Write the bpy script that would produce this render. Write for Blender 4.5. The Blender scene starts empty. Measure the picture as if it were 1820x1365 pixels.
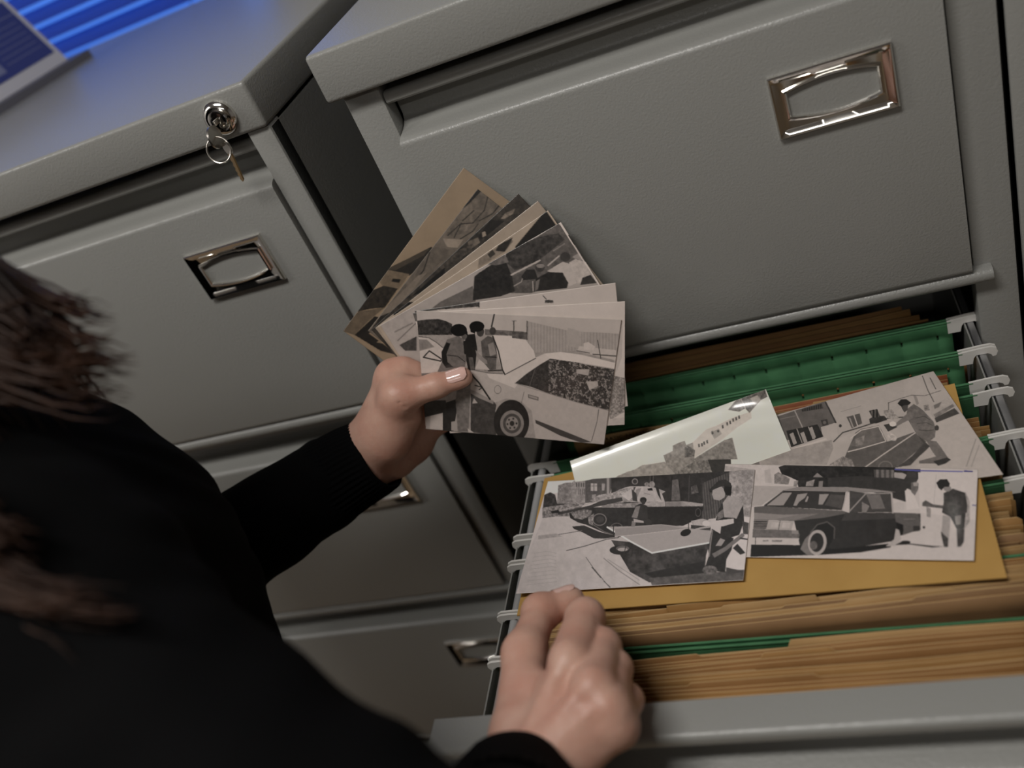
import bpy, bmesh, math, random
import numpy as np
from mathutils import Vector, Matrix

S = bpy.context.scene
COL = S.collection
PI = math.pi
random.seed(7)
RNG = np.random.RandomState(11)

# ------------------------------------------------------------------ camera
IMG_W, IMG_H = 1820, 1365
FPX = 1624.7
RX, ROLL, YAW = 0.994, -0.4513, 0.4268
CAM = np.array([0.3321, -0.6472, 0.1312])
def _rz(a): return np.array([[math.cos(a), -math.sin(a), 0], [math.sin(a), math.cos(a), 0], [0, 0, 1.0]])
def _rx(a): return np.array([[1.0, 0, 0], [0, math.cos(a), -math.sin(a)], [0, math.sin(a), math.cos(a)]])
ROT = _rz(YAW) @ _rx(RX) @ _rz(ROLL)
cam_data = bpy.data.cameras.new('camera')
cam = bpy.data.objects.new('camera', cam_data); COL.objects.link(cam)
m4 = Matrix.Identity(4)
for i in range(3):
    for j in range(3): m4[i][j] = ROT[i, j]
    m4[i][3] = CAM[i]
cam.matrix_world = m4
cam_data.sensor_width = 36.0
cam_data.lens = 36.0 * FPX / IMG_W
cam_data.clip_start = 0.02
cam_data.dof.use_dof = True
cam_data.dof.focus_distance = 0.70
cam_data.dof.aperture_fstop = 3.4
S.camera = cam

# ------------------------------------------------------------------ world, lights, exposure
S.view_settings.view_transform = 'Standard'
S.view_settings.look = 'None'
S.view_settings.gamma = 1.0
S.view_settings.exposure = 0.0
S.view_settings.use_curve_mapping = False
world = bpy.data.worlds.new('dusk_sky'); S.world = world
world.use_nodes = True
wn = world.node_tree.nodes; wn['Background'].inputs[0].default_value = (0.08, 0.24, 0.9, 1)
wn['Background'].inputs[1].default_value = 1.0

def area_light(name, loc, target, sx, sy, power, color):
    d = bpy.data.lights.new(name, 'AREA'); d.shape = 'RECTANGLE'; d.size = sx; d.size_y = sy
    d.energy = power; d.color = color
    o = bpy.data.objects.new(name, d); COL.objects.link(o); o.location = loc
    o.rotation_euler = (Vector(target) - Vector(loc)).to_track_quat('-Z', 'Y').to_euler()
    return o
LAMPS = [((-0.04, -0.76, 1.17), 0.7, 16.0, 'fluorescent ceiling lamp directly above the cabinets'),
         ((-1.85, -0.9, 1.17), 1.2, 18.0, 'added unseen fill lamp farther left of the cabinets'),  # fill lamp added to brighten the lower left drawers
         ((0.35, -2.3, 1.17), 1.2, 9.5, 'added unseen fill lamp at the far end of the room')]  # fill lamp added for frontal light on hand and fan
for (lx, ly, lz), ln, lw, _ in LAMPS:
    area_light('ceiling_or_fill_light', (lx, ly, 1.135), (lx, ly, -1), ln, 0.24, lw, (1.0, 0.965, 0.925))

# ------------------------------------------------------------------ helpers: rays, objects, meshes
def ray(u, v): return ROT @ np.array([(u - 910.0) / FPX, -(v - 682.5) / FPX, -1.0])
def at(u, v, t): return CAM + t * ray(u, v)
def on_plane(u, v, A, n, off=0.0):
    d = ray(u, v); t = ((A - CAM) @ n + off) / (d @ n); return CAM + t * d
def on_z(u, v, z): return on_plane(u, v, np.array([0, 0, z]), np.array([0, 0, 1.0]))
def on_y(u, v, y): return on_plane(u, v, np.array([0, y, 0]), np.array([0, 1.0, 0]))
def unit(v): v = np.asarray(v, float); return v / np.linalg.norm(v)

def tag(o, label=None, cat=None, group=None, kind=None):
    if label: o['label'] = label
    if cat: o['category'] = cat
    if group: o['group'] = group
    if kind: o['kind'] = kind
    return o
def origin(o):
    p = np.zeros(3)
    while o is not None: p = p + np.array(o.location); o = o.parent
    return p
def thing(name, loc, label, cat, group=None):
    o = bpy.data.objects.new(name, None); COL.objects.link(o)
    o.location = loc; o.empty_display_size = 0.02
    return tag(o, label, cat, group)
def link_mesh(name, verts, faces, mat, parent=None, loc=None, smooth=True, angle=35, mats=None, midx=None):
    """world-space verts -> one mesh object (root at loc or under parent)"""
    base = np.array(loc, float) if loc is not None else (origin(parent) if parent else np.zeros(3))
    me = bpy.data.meshes.new(name)
    V = np.asarray(verts, float) - base
    me.from_pydata([tuple(v) for v in V], [], [tuple(f) for f in faces])
    for mm in (mats or [mat]): me.materials.append(mm)
    if midx is not None: me.polygons.foreach_set('material_index', np.asarray(midx, dtype=np.int32))
    if smooth:
        me.polygons.foreach_set('use_smooth', [True] * len(me.polygons))
        if angle: me.set_sharp_from_angle(angle=math.radians(angle))
    me.update()
    o = bpy.data.objects.new(name, me); COL.objects.link(o)
    if parent: o.parent = parent
    o.location = (base - origin(parent)) if (loc is not None and parent) else (base if not parent else (0, 0, 0))
    return o
class MB:
    def __init__(s): s.v = []; s.f = []
    def add(s, verts, faces):
        n = len(s.v); s.v.extend([tuple(map(float, p)) for p in verts]); s.f.extend([tuple(i + n for i in f) for f in faces]); return s
    def box(s, x0, x1, y0, y1, z0, z1, bevel=0.0, seg=2):
        bm = bmesh.new(); bmesh.ops.create_cube(bm, size=1)
        for v in bm.verts:
            v.co = ((x0 + x1) / 2 + v.co.x * (x1 - x0), (y0 + y1) / 2 + v.co.y * (y1 - y0), (z0 + z1) / 2 + v.co.z * (z1 - z0))
        if bevel > 0: bmesh.ops.bevel(bm, geom=list(bm.edges), offset=bevel, segments=seg, profile=0.5, affect='EDGES')
        bm.verts.index_update()
        s.add([v.co for v in bm.verts], [[v.index for v in f.verts] for f in bm.faces]); bm.free(); return s
    def xprofile(s, prof, x0, x1):
        """closed (y,z) profile extruded along X"""
        n = len(prof)
        V = [(x0, y, z) for y, z in prof] + [(x1, y, z) for y, z in prof]
        F = [(i, (i + 1) % n, n + (i + 1) % n, n + i) for i in range(n)] + [tuple(range(n))[::-1], tuple(range(n, 2 * n))]
        return s.add(V, F)
    def tube(s, pts, r, n=10, caps=True):
        pts = [np.array(p, float) for p in pts]; rs = r if hasattr(r, '__len__') else [r] * len(pts)
        V = []; up = None
        for i, p in enumerate(pts):
            d = unit(pts[min(i + 1, len(pts) - 1)] - pts[max(i - 1, 0)])
            if up is None: up = unit(np.cross(d, [0.3, 0.2, 0.93] if abs(d[2]) < .9 else [1, 0, 0]))
            up = unit(up - d * (up @ d)); w = np.cross(d, up)
            for k in range(n):
                a = 2 * PI * k / n; V.append(p + rs[i] * (math.cos(a) * up + math.sin(a) * w))
        F = []
        for i in range(len(pts) - 1):
            for k in range(n):
                F.append((i * n + k, i * n + (k + 1) % n, (i + 1) * n + (k + 1) % n, (i + 1) * n + k))
        if caps: F += [tuple(range(n))[::-1], tuple(range((len(pts) - 1) * n, len(pts) * n))]
        return s.add(V, F)
    def prism(s, poly, O, ex, ey, ez, th):
        """2D polygon (in ex,ey) extruded by th along ez from O"""
        n = len(poly); O = np.array(O, float)
        V = [O + a * ex + b * ey for a, b in poly] + [O + a * ex + b * ey + th * ez for a, b in poly]
        F = [tuple(range(n))[::-1], tuple(range(n, 2 * n))] + [(i, (i + 1) % n, n + (i + 1) % n, n + i) for i in range(n)]
        return s.add(V, F)
    def build(s, name, mat, parent=None, loc=None, smooth=True, angle=35): return link_mesh(name, s.v, s.f, mat, parent, loc, smooth, angle)
EX, EY, EZ = np.eye(3)

# ------------------------------------------------------------------ materials
def mat(name, color, rough=0.5, metal=0.0, spec=0.5, coat=0.0, sheen=0.0):
    m = bpy.data.materials.new(name); m.use_nodes = True
    b = m.node_tree.nodes['Principled BSDF']
    b.inputs['Base Color'].default_value = (*color, 1); b.inputs['Roughness'].default_value = rough
    b.inputs['Metallic'].default_value = metal; b.inputs['Specular IOR Level'].default_value = spec
    b.inputs['Coat Weight'].default_value = coat; b.inputs['Coat Roughness'].default_value = 0.12
    b.inputs['Sheen Weight'].default_value = sheen
    return m
def nodes(m): return m.node_tree.nodes, m.node_tree.links, m.node_tree.nodes['Principled BSDF']
def add_bump(m, scale, strength, dist=0.001, detail=3.0, vor=False, coords='Object', stretch=None):
    N, L, b = nodes(m)
    tc = N.new('ShaderNodeTexCoord'); out = tc.outputs[coords]
    if stretch:
        mp = N.new('ShaderNodeMapping'); mp.inputs['Scale'].default_value = stretch; L.new(out, mp.inputs[0]); out = mp.outputs[0]
    if vor:
        t = N.new('ShaderNodeTexVoronoi'); t.feature = 'SMOOTH_F1'; t.inputs['Scale'].default_value = scale; L.new(out, t.inputs['Vector']); o = t.outputs['Distance']
    else:
        t = N.new('ShaderNodeTexNoise'); t.inputs['Scale'].default_value = scale; t.inputs['Detail'].default_value = detail; L.new(out, t.inputs['Vector']); o = t.outputs['Fac']
    bp = N.new('ShaderNodeBump'); bp.inputs['Strength'].default_value = strength; bp.inputs['Distance'].default_value = dist
    L.new(o, bp.inputs['Height'])
    old = b.inputs['Normal'].links[0].from_socket if b.inputs['Normal'].links else None
    if old: L.new(old, bp.inputs['Normal'])
    L.new(bp.outputs[0], b.inputs['Normal']); return m
def add_mottle(m, c1, c2, scale, detail=4.0, stretch=None, lo=0.35, hi=0.65):
    N, L, b = nodes(m)
    tc = N.new('ShaderNodeTexCoord'); out = tc.outputs['Object']
    if stretch:
        mp = N.new('ShaderNodeMapping'); mp.inputs['Scale'].default_value = stretch; L.new(out, mp.inputs[0]); out = mp.outputs[0]
    t = N.new('ShaderNodeTexNoise'); t.inputs['Scale'].default_value = scale; t.inputs['Detail'].default_value = detail; L.new(out, t.inputs['Vector'])
    r = N.new('ShaderNodeValToRGB'); r.color_ramp.elements[0].position = lo; r.color_ramp.elements[1].position = hi
    r.color_ramp.elements[0].color = (*c1, 1); r.color_ramp.elements[1].color = (*c2, 1)
    L.new(t.outputs['Fac'], r.inputs[0]); L.new(r.outputs[0], b.inputs['Base Color']); return m

M = {}
M['coat'] = add_bump(add_bump(mat('grey_powder_coat', (0.262, 0.262, 0.246), 0.33, spec=0.5), 520, 0.35, 0.0008, 2.0), 900, 0.15, 0.0004, 2.0)
M['coat_inner'] = mat('grey_inner_steel', (0.16, 0.16, 0.15), 0.5)
M['zinc'] = mat('zinc_steel', (0.42, 0.42, 0.43), 0.38, 0.85)
M['rail_paint'] = mat('rail_grey_paint', (0.36, 0.36, 0.36), 0.4)
M['chrome'] = mat('chrome', (0.78, 0.76, 0.72), 0.12, 1.0)
M['brass'] = mat('worn_brass', (0.55, 0.38, 0.20), 0.3, 1.0)
M['steel'] = mat('key_steel', (0.6, 0.57, 0.52), 0.28, 1.0)
M['black'] = mat('black_plastic', (0.01, 0.01, 0.01), 0.5)
M['hook'] = mat('white_plastic_hook', (0.72, 0.70, 0.66), 0.4)
M['green'] = add_bump(add_mottle(mat('green_folder_card', (0.05, 0.17, 0.07), 0.7), (0.042, 0.155, 0.065), (0.06, 0.20, 0.085), 60, 5), 900, 0.2, 0.0003)
KRAFT = []
for i, (a, b_) in enumerate([((0.30, 0.155, 0.045), (0.37, 0.20, 0.065)), ((0.25, 0.12, 0.035), (0.31, 0.155, 0.05)), ((0.37, 0.22, 0.085), (0.44, 0.27, 0.11)), ((0.22, 0.12, 0.05), (0.27, 0.15, 0.065)), ((0.33, 0.24, 0.12), (0.38, 0.28, 0.15))]):
    KRAFT.append(add_bump(add_mottle(mat('kraft_card_%s' % 'abcde'[i], a, 0.75), a, b_, 25, 5), 600, 0.25, 0.0003))
M['edge'] = mat('card_edge', (0.50, 0.33, 0.15), 0.8)
M['kraft_red'] = add_mottle(mat('rust_card', (0.25, 0.07, 0.02), 0.7), (0.22, 0.06, 0.02), (0.30, 0.09, 0.03), 30)
M['envelope'] = add_bump(add_mottle(mat('manila_envelope_paper', (0.48, 0.28, 0.075), 0.6), (0.44, 0.25, 0.065), (0.52, 0.31, 0.09), 14, 6), 700, 0.2, 0.0003)
M['paper'] = mat('white_paper', (0.62, 0.60, 0.56), 0.6)
M['ink'] = mat('black_ink', (0.02, 0.015, 0.01), 0.8)
M['photo_back'] = mat('photo_paper_back', (0.62, 0.58, 0.48), 0.5)
def photo_mat(name, rough, coat):
    m = mat(name, (0.5, 0.5, 0.5), rough, spec=0.5, coat=coat)
    N, L, b = nodes(m); a = N.new('ShaderNodeAttribute'); a.attribute_name = 'print'; L.new(a.outputs['Color'], b.inputs['Base Color'])
    b.inputs['Coat Roughness'].default_value = 0.10
    return add_bump(m, 45, 0.25, 0.0015, 3)
M['photo'] = photo_mat('glossy_photo_print', 0.42, 0.35)
M['photo_gloss'] = photo_mat('high_gloss_photo_print', 0.30, 0.7)
sk = add_mottle(mat('skin', (0.42, 0.22, 0.16), 0.45, spec=0.4), (0.52, 0.27, 0.20), (0.60, 0.37, 0.285), 45, 4, lo=0.3, hi=0.7)
N_, L_, b_ = nodes(sk); b_.inputs['Subsurface Weight'].default_value = 0.12; b_.inputs['Subsurface Radius'].default_value = (1.0, 0.35, 0.2); b_.inputs['Subsurface Scale'].default_value = 0.004
add_bump(sk, 260, 0.35, 0.0008, 4); add_bump(sk, 900, 0.2, 0.0003, 2)
M['skin'] = sk
M['nail'] = mat('nail', (0.72, 0.47, 0.41), 0.16, coat=0.5)
M['sweater'] = add_bump(mat('black_wool', (0.0028, 0.0028, 0.003), 0.95, spec=0.05), 700, 0.6, 0.001, 3)
M['trousers'] = mat('black_trousers', (0.006, 0.006, 0.007), 0.9, spec=0.1)
M['hair'] = add_mottle(mat('brown_hair', (0.055, 0.025, 0.012), 0.55, spec=0.2), (0.005, 0.0025, 0.0016), (0.040, 0.015, 0.006), 18, 3, lo=0.3, hi=0.75)
M['wall'] = add_bump(mat('wall_paint', (0.50, 0.49, 0.47), 0.9), 80, 0.1)
M['floor'] = add_mottle(mat('tan_carpet', (0.30, 0.22, 0.14), 0.95), (0.20, 0.14, 0.085), (0.25, 0.18, 0.11), 120)
M['ceil'] = mat('ceiling_paint', (0.5, 0.49, 0.47), 0.9)
M['frame'] = mat('window_frame_paint', (0.3, 0.3, 0.32), 0.5)
M['slat'] = mat('dusk_tinted_slat', (0.10, 0.15, 0.40), 0.5, spec=0.3)  # blue of the dusk light is put into the slat colour
N_, L_, b_ = nodes(M['slat']); tr_ = N_.new('ShaderNodeBsdfTranslucent'); tr_.inputs[0].default_value = (0.45, 0.55, 0.8, 1)
mx_ = N_.new('ShaderNodeMixShader'); mx_.inputs[0].default_value = 0.8; L_.new(b_.outputs[0], mx_.inputs[1]); L_.new(tr_.outputs[0], mx_.inputs[2]); L_.new(mx_.outputs[0], N_['Material Output'].inputs[0])
gl = mat('window_glass', (1, 1, 1), 0.0); N_, L_, b_ = nodes(gl); b_.inputs['Transmission Weight'].default_value = 1.0; b_.inputs['IOR'].default_value = 1.0
M['glass'] = gl
M['cal_blue'] = mat('calendar_blue_print', (0.035, 0.05, 0.22), 0.5)
M['cal_white'] = mat('calendar_white_card', (0.55, 0.55, 0.60), 0.5)
M['cal_grey'] = mat('calendar_grey_base', (0.13, 0.13, 0.16), 0.5)
M['lamp_white'] = mat('lamp_housing', (0.7, 0.7, 0.7), 0.5)

# ------------------------------------------------------------------ setting
def structure(name, mb, m, **k): return tag(mb.build(name, m, **k), kind='structure')
FLOOR = -1.32
structure('floor', MB().box(-2.6, 2.6, -3.2, 0.80, FLOOR - 0.05, FLOOR), M['floor'])
structure('ceiling', MB().box(-2.6, 2.6, -3.2, 0.80, 1.20, 1.25), M['ceil'])
structure('wall_left', MB().box(-2.65, -2.6, -3.2, 0.80, FLOOR, 1.2), M['wall'])
structure('wall_right', MB().box(2.6, 2.65, -3.2, 0.80, FLOOR, 1.2), M['wall'])
structure('wall_front', MB().box(-2.65, 2.65, -3.25, -3.2, FLOOR, 1.2), mat('dark_wood_panelling', (0.22, 0.19, 0.15), 0.6))
WX0, WX1, WZ0, WZ1 = -1.75, -0.345, -0.45, 0.95
wb = MB()
wb.box(-2.65, WX0, 0.72, 0.80, FLOOR, 1.2); wb.box(WX1, 2.65, 0.72, 0.80, FLOOR, 1.2)
wb.box(WX0, WX1, 0.72, 0.80, FLOOR, WZ0); wb.box(WX0, WX1, 0.72, 0.80, WZ1, 1.2)
structure('wall_back', wb, M['wall'])
win = tag(bpy.data.objects.new('window_1', None), kind='structure'); COL.objects.link(win); win.location = ((WX0 + WX1) / 2, 0.76, WZ0)
fr = MB()
for x in (WX0, (WX0 + WX1) / 2 - .02, WX1 - .025): fr.box(x, x + .025, 0.745, 0.785, WZ0, WZ1, .003)
for z in (WZ0, WZ1 - .03): fr.box(WX0, WX1, 0.745, 0.785, z, z + .03, .003)
fr.build('window_frame', M['frame'], win)
MB().box(WX0 + .02, WX1 - .02, 0.764, 0.768, WZ0 + .02, WZ1 - .02).build('pane', M['glass'], win)
# venetian blind in front of the window
bl = thing('window_blind', ((WX0 + WX1) / 2, 0.69, WZ1), 'venetian blind of slats glowing blue with dusk light behind the cabinets', 'blind')
sl = MB(); BX0, BX1 = WX0 - .02, -0.392
z = -0.42
while z < WZ1 - .03:
    pr = [];
    for k in range(7):
        s_ = (k / 6 - .5) * 0.032; pr.append((0.69 + s_ * 0.80, z + s_ * 0.60 + 0.0035 * math.cos(PI * (k / 6 - .5))))
    pr += [(y, zz - 0.0006) for y, zz in pr[::-1]]
    sl.xprofile(pr, BX0, BX1); z += 0.0265
sl.build('slats', M['slat'], bl)
MB().box(BX0, BX1, 0.675, 0.705, WZ1 - .03, WZ1 + .02, .003).build('head_rail', M['slat'], bl)
MB().box(BX0, BX1, 0.68, 0.70, -0.445, -0.432, .003).build('bottom_rail', M['slat'], bl)
for x in (-1.5, -1.0, -0.47): MB().tube([(x, 0.675, -0.44), (x, 0.675, WZ1)], 0.0009, 6).build('ladder_cord', M['slat'], bl)
for (lx, ly, lz), ln, lw, lab in LAMPS:
    lp = thing('ceiling_or_fill_lamp', (lx, ly, lz), lab, 'lamp')
    MB().box(lx - ln / 2 - .04, lx + ln / 2 + .04, ly - .14, ly + .14, 1.14, 1.2, .004).build('lamp_housing', M['lamp_white'], lp)  # the two fill lamps' housings are added with them

# ------------------------------------------------------------------ filing cabinets
PITCH = 0.286
ZT = [-0.047 - PITCH * i for i in range(4)]          # top of each drawer flange
def front_profile():
    pts = [(0.036, 0.0), (0.016, 0.0)]
    pts += [(0.016 - .004 * math.sin(a), -.004 + .004 * math.cos(a)) for a in (PI / 8, PI / 4, 3 * PI / 8, PI / 2)]
    pts += [(0.012, -0.0075), (0.0135, -0.0092), (0.030, -0.0098), (0.0320, -0.0120), (0.0320, -0.0250), (0.0295, -0.0292), (0.0235, -0.0322), (0.0150, -0.0338), (0.0075, -0.0347), (0.0030, -0.0360), (0.0008, -0.0378), (0.0, -0.0405)]
    pts += [(0.0, -0.268), (0.0006, -0.2705), (0.0022, -0.2722), (0.0045, -0.273), (0.036, -0.273)]
    return pts
FP = front_profile()
def handle_mesh():
    W2, H2 = 0.041, 0.0235; n = 16
    def rect(w, h): # 4 sides, n each, starting top-left going clockwise
        P = []
        for i in range(n): P.append((-w + 2 * w * i / n, h))
        for i in range(n): P.append((w, h - 2 * h * i / n))
        for i in range(n): P.append((w - 2 * w * i / n, -h))
        for i in range(n): P.append((-w, -h + 2 * h * i / n))
        return P
    def barrel(w, h, b):
        P = []
        for x, y in rect(w, h):
            k = abs(y) / h; P.append((x, y + math.copysign(b * k * (1 - (x / w) ** 2), y)))
        return P
    L = [(rect(W2, H2), 0.0), (rect(W2 - .0002, H2 - .0002), .0032), (rect(W2 - .0012, H2 - .0012), .0044), (rect(W2 - .0026, H2 - .0026), .0040),
         (rect(W2 - .0060, H2 - .0058), .0016), (barrel(.0330, .0115, .0038), .0012), (barrel(.0322, .0108, .0040), .0030), (barrel(.0310, .0098, .0040), .0034), (barrel(.0300, .0090, .0040), .0022), (barrel(.0297, .0087, .0040), 0.0)]
    V = []; F = []; c = 4 * n
    for P, h in L: V += [(x, -h, y) for x, y in P]
    for i in range(len(L) - 1):
        for k in range(c): F.append((i * c + k, i * c + (k + 1) % c, (i + 1) * c + (k + 1) % c, (i + 1) * c + k))
    me = bpy.data.meshes.new('handle'); me.from_pydata(V, [], F); me.materials.append(M['chrome'])
    me.polygons.foreach_set('use_smooth', [True] * len(me.polygons)); me.set_sharp_from_angle(angle=math.radians(28)); me.update(); return me
HANDLE = handle_mesh()

def cabinet(label, x0, x1, ov, stile, stile_y, handle_x, drawers=(0, 1, 2, 3), open_idx=None, depth=0.585, overhang=True):
    root = thing('filing_cabinet', ((x0 + x1) / 2, depth / 2, FLOOR), label, 'filing cabinet', None)
    MB().box(x0 - ov, x1 + min(ov, .0015), 0.0, depth, -0.0385, 0.0, .0035, 3).build('top', M['coat'], root)
    c = MB()
    c.box(x0, x0 + stile, stile_y, stile_y + .02, FLOOR + .03, -0.0385, .0016); c.box(x1 - stile, x1, stile_y, stile_y + .02, FLOOR + .03, -0.0385, .0016)
    c.box(x0, x0 + .0015, stile_y + .003, depth - .01, FLOOR + .03, -0.0410); c.box(x1 - .0015, x1, stile_y + .003, depth - .01, FLOOR + .03, -0.0410)
    c.box(x0, x1, depth - .012, depth - .01, FLOOR + .03, -0.0385)
    c.box(x0, x1, stile_y, depth - .01, FLOOR, FLOOR + .06)
    for i in range(3):
        zr = ZT[i] - 0.273                              # rounded rail under each drawer
        pr = [(0.0065 + .0062 * math.cos(a), zr - 0.0062 + .0062 * math.sin(a)) for a in [PI / 2 + PI * k / 8 for k in range(9)]] + [(0.03, zr - .0124), (0.03, zr)]
        c.xprofile(pr, x0 + stile * .6, x1 - stile * .6)
    c.build('carcass', M['coat'], root)
    fx0, fx1 = x0 + stile + .0010, x1 - stile - .0024
    for i in drawers:
        dy = -0.3655 - 0.012 if i == open_idx else 0.0
        dz = -0.001 if i == open_idx else 0.0
        f = MB().xprofile([(y + dy, zz + ZT[i] + dz) for y, zz in FP], fx0, fx1)
        if i == open_idx:
            f.box(fx0 + .006, fx0 + .0072, dy + .03, 0.22, ZT[i] - .255, ZT[i] - .052); f.box(fx1 - .0072, fx1 - .006, dy + .03, 0.22, ZT[i] - .255, ZT[i] - .052)
            f.box(fx0 + .006, fx1 - .006, dy + .03, 0.22, ZT[i] - .256, ZT[i] - .254); f.box(fx0 + .006, fx1 - .006, 0.219, 0.22, ZT[i] - .255, ZT[i] - .052)
        d = f.build('drawer', M['coat'], root)
        h = bpy.data.objects.new('handle', HANDLE); COL.objects.link(h); h.parent = d
        h.location = np.array((handle_x, dy + .0002, ZT[i] + dz - 0.0965)) - origin(d)
        tag(h, 'chrome recessed pull')
        if i == open_idx: root['_open'] = 1; OPEN.append(d)
    return root
OPEN = []
XL0, XL1 = -0.600, -0.0562
cab_left = cabinet('grey steel filing cabinet at left with keys hanging from its lock', XL0, XL1, 0.0006, 0.0215, 0.004, -0.1555)
cab_mid = cabinet('grey steel filing cabinet with its second drawer pulled open and full of files', 0.0091, 0.4632, 0.0091, 0.0305, 0.0108, 0.3557, open_idx=1)
cab_right = cabinet('grey steel filing cabinet just seen at the right edge beyond a dark gap', 0.4675, 0.9215, 0.0, 0.0305, 0.0108, 0.81)
for c in (cab_left, cab_mid, cab_right):
    if '_open' in c: del c['_open']
open_drawer = OPEN[0]
# lock of the left cabinet
LK = np.array([-0.0885, 0.0, -0.0195])
lk = MB(); V = []; F = []; n = 28
prof = [(0.0, .0108), (-.0025, .0108), (-.0042, .0096), (-.0050, .0078), (-.0046, .0066), (-.0062, .0060), (-.0068, .0045), (-.0068, .0006)]
for y, r in [(y_ * 1.2, r_ * 1.28) for y_, r_ in prof]: V += [LK + [r * math.cos(2 * PI * k / n), y, r * math.sin(2 * PI * k / n)] for k in range(n)]
for i in range(len(prof) - 1): F += [(i * n + k, i * n + (k + 1) % n, (i + 1) * n + (k + 1) % n, (i + 1) * n + k) for k in range(n)]
F.append(tuple(range((len(prof) - 1) * n, len(prof) * n)))
lk.add(V, F).build('lock', M['chrome'], cab_left)
# keys: one in the lock, one hanging on the ring
ks = thing('key_bunch', LK + [0, -.012, -.012], 'two small keys on a split ring hanging from the left cabinet lock', 'keys')
kb = MB()
kO = LK + np.array([-.001, -.030, -.004])
bow = [(.0095 * math.cos(a), .0090 * math.sin(a)) for a in [2 * PI * k / 20 for k in range(20)]]
k1 = MB().prism([(a, b) for a, b in bow], LK + [-.0007, -.0215, -.0075], EY, EZ, EX, .0016)
k1.box(LK[0] - .0007, LK[0] + .0009, LK[1] - .013, LK[1] - .0055, LK[2] - .002, LK[2] + .002, .0003)
k1.build('key', M['steel'], ks)
RC = LK + np.array([-.0015, -.024, -.0170])
MB().tube([RC + .0100 * math.cos(a) * unit([1, .1, 0]) + .0100 * math.sin(a) * unit([0, .25, 1]) for a in [2 * PI * k / 32 for k in range(33)]], .0007, 8, caps=False).build('split_ring', M['steel'], ks)
kd = unit(on_y(439, 334, -.018) - on_y(400, 250, -.022)); K0 = on_y(400, 250, -.022); side = unit(np.cross(kd, [0.45, .89, 0])); nn = np.cross(kd, side)
def loc2(poly): return [(a, b) for a, b in poly]
k2 = MB().prism([(.0055 * math.cos(a) + .006, .0048 * math.sin(a)) for a in [2 * PI * k / 18 for k in range(18)]], K0, kd, side, nn, .0016)
blade = [(.010, .0022), (.034, .0022), (.036, .0004), (.034, -.0016), (.032, -.0008), (.030, -.0022), (.028, -.0010), (.026, -.0024), (.024, -.0010), (.022, -.0022), (.019, -.0012), (.017, -.0026), (.010, -.0026)]
k2.build('key', M['steel'], ks)
MB().prism(blade, K0, kd, side, nn, .0014).build('key_blade', M['brass'], ks)
# suspension rails of the open drawer
ZR = -0.3845
RLX, RRX = 0.056, 0.427
MB().tube([(RLX, -0.343, ZR - .0035), (RLX, 0.20, ZR - .0035)], 0.0036, 12).build('suspension_rail', M['rail_paint'], open_drawer)
r_ = MB().box(RRX - .0015, RRX + .0035, -0.343, 0.20, ZR - .016, ZR, .0008); r_.box(RRX + .0033, RRX + .0068, -0.343, 0.20, ZR - .0185, ZR - .0145, .0006)
r_.build('suspension_rail', M['zinc'], open_drawer)
# desk calendar at the far left end of the cabinet top
cal = thing('desk_calendar', (-0.585, 0.33, 0), 'blue and white desk calendar standing on the left cabinet in front of the blind', 'calendar')
ca = on_z(165, 100, 0.0); cb = on_z(-60, 243, 0.0)
cd = unit(ca - cb); cn = np.array([-cd[1], cd[0], 0])      # cn points away to the left
if cn[0] > 0: cn = -cn
MB().prism([(0, 0), (0, .034), (-.0, .034)][:0] + [(0, 0), (.36, 0), (.36, .036), (0, .036)], ca - cd * .36, cd, cn, EZ, .010).build('base', M['cal_grey'], cal)
u0 = ca - cd * .31 + cn * .016 + EZ * .0105; up = unit(EZ + cn * .42)
cpn = np.cross(cd, up)
if cpn @ (CAM - u0) < 0: cpn = -cpn
MB().prism([(0, 0), (.285, 0), (.285, .135), (0, .135)], u0, cd, up, -cpn, .004).build('card', M['cal_white'], cal)
bp_ = MB(); wp = MB()
def cq(mb, a0, a1, b0, b1, h): mb.prism([(a0, b0), (a1, b0), (a1, b1), (a0, b1)], u0, cd, up, cpn, h)
cq(bp_, .02, .278, .016, .098, .0006)
bp_.build('printed_field', M['cal_blue'], cal)
cq(wp, .185, .200, .024, .076, .0009); cq(wp, .02, .278, .0790, .0802, .0008)
for r in range(6):
    for k in range(3):
        a = (.208, .115, .03)[k]; cq(wp, a, a + .062, .030 + r * .0078, .0308 + r * .0078, .0007)
wp.build('printed_lines', mat('calendar_pale_print', (0.18, 0.20, 0.36), 0.5), cal)

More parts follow.
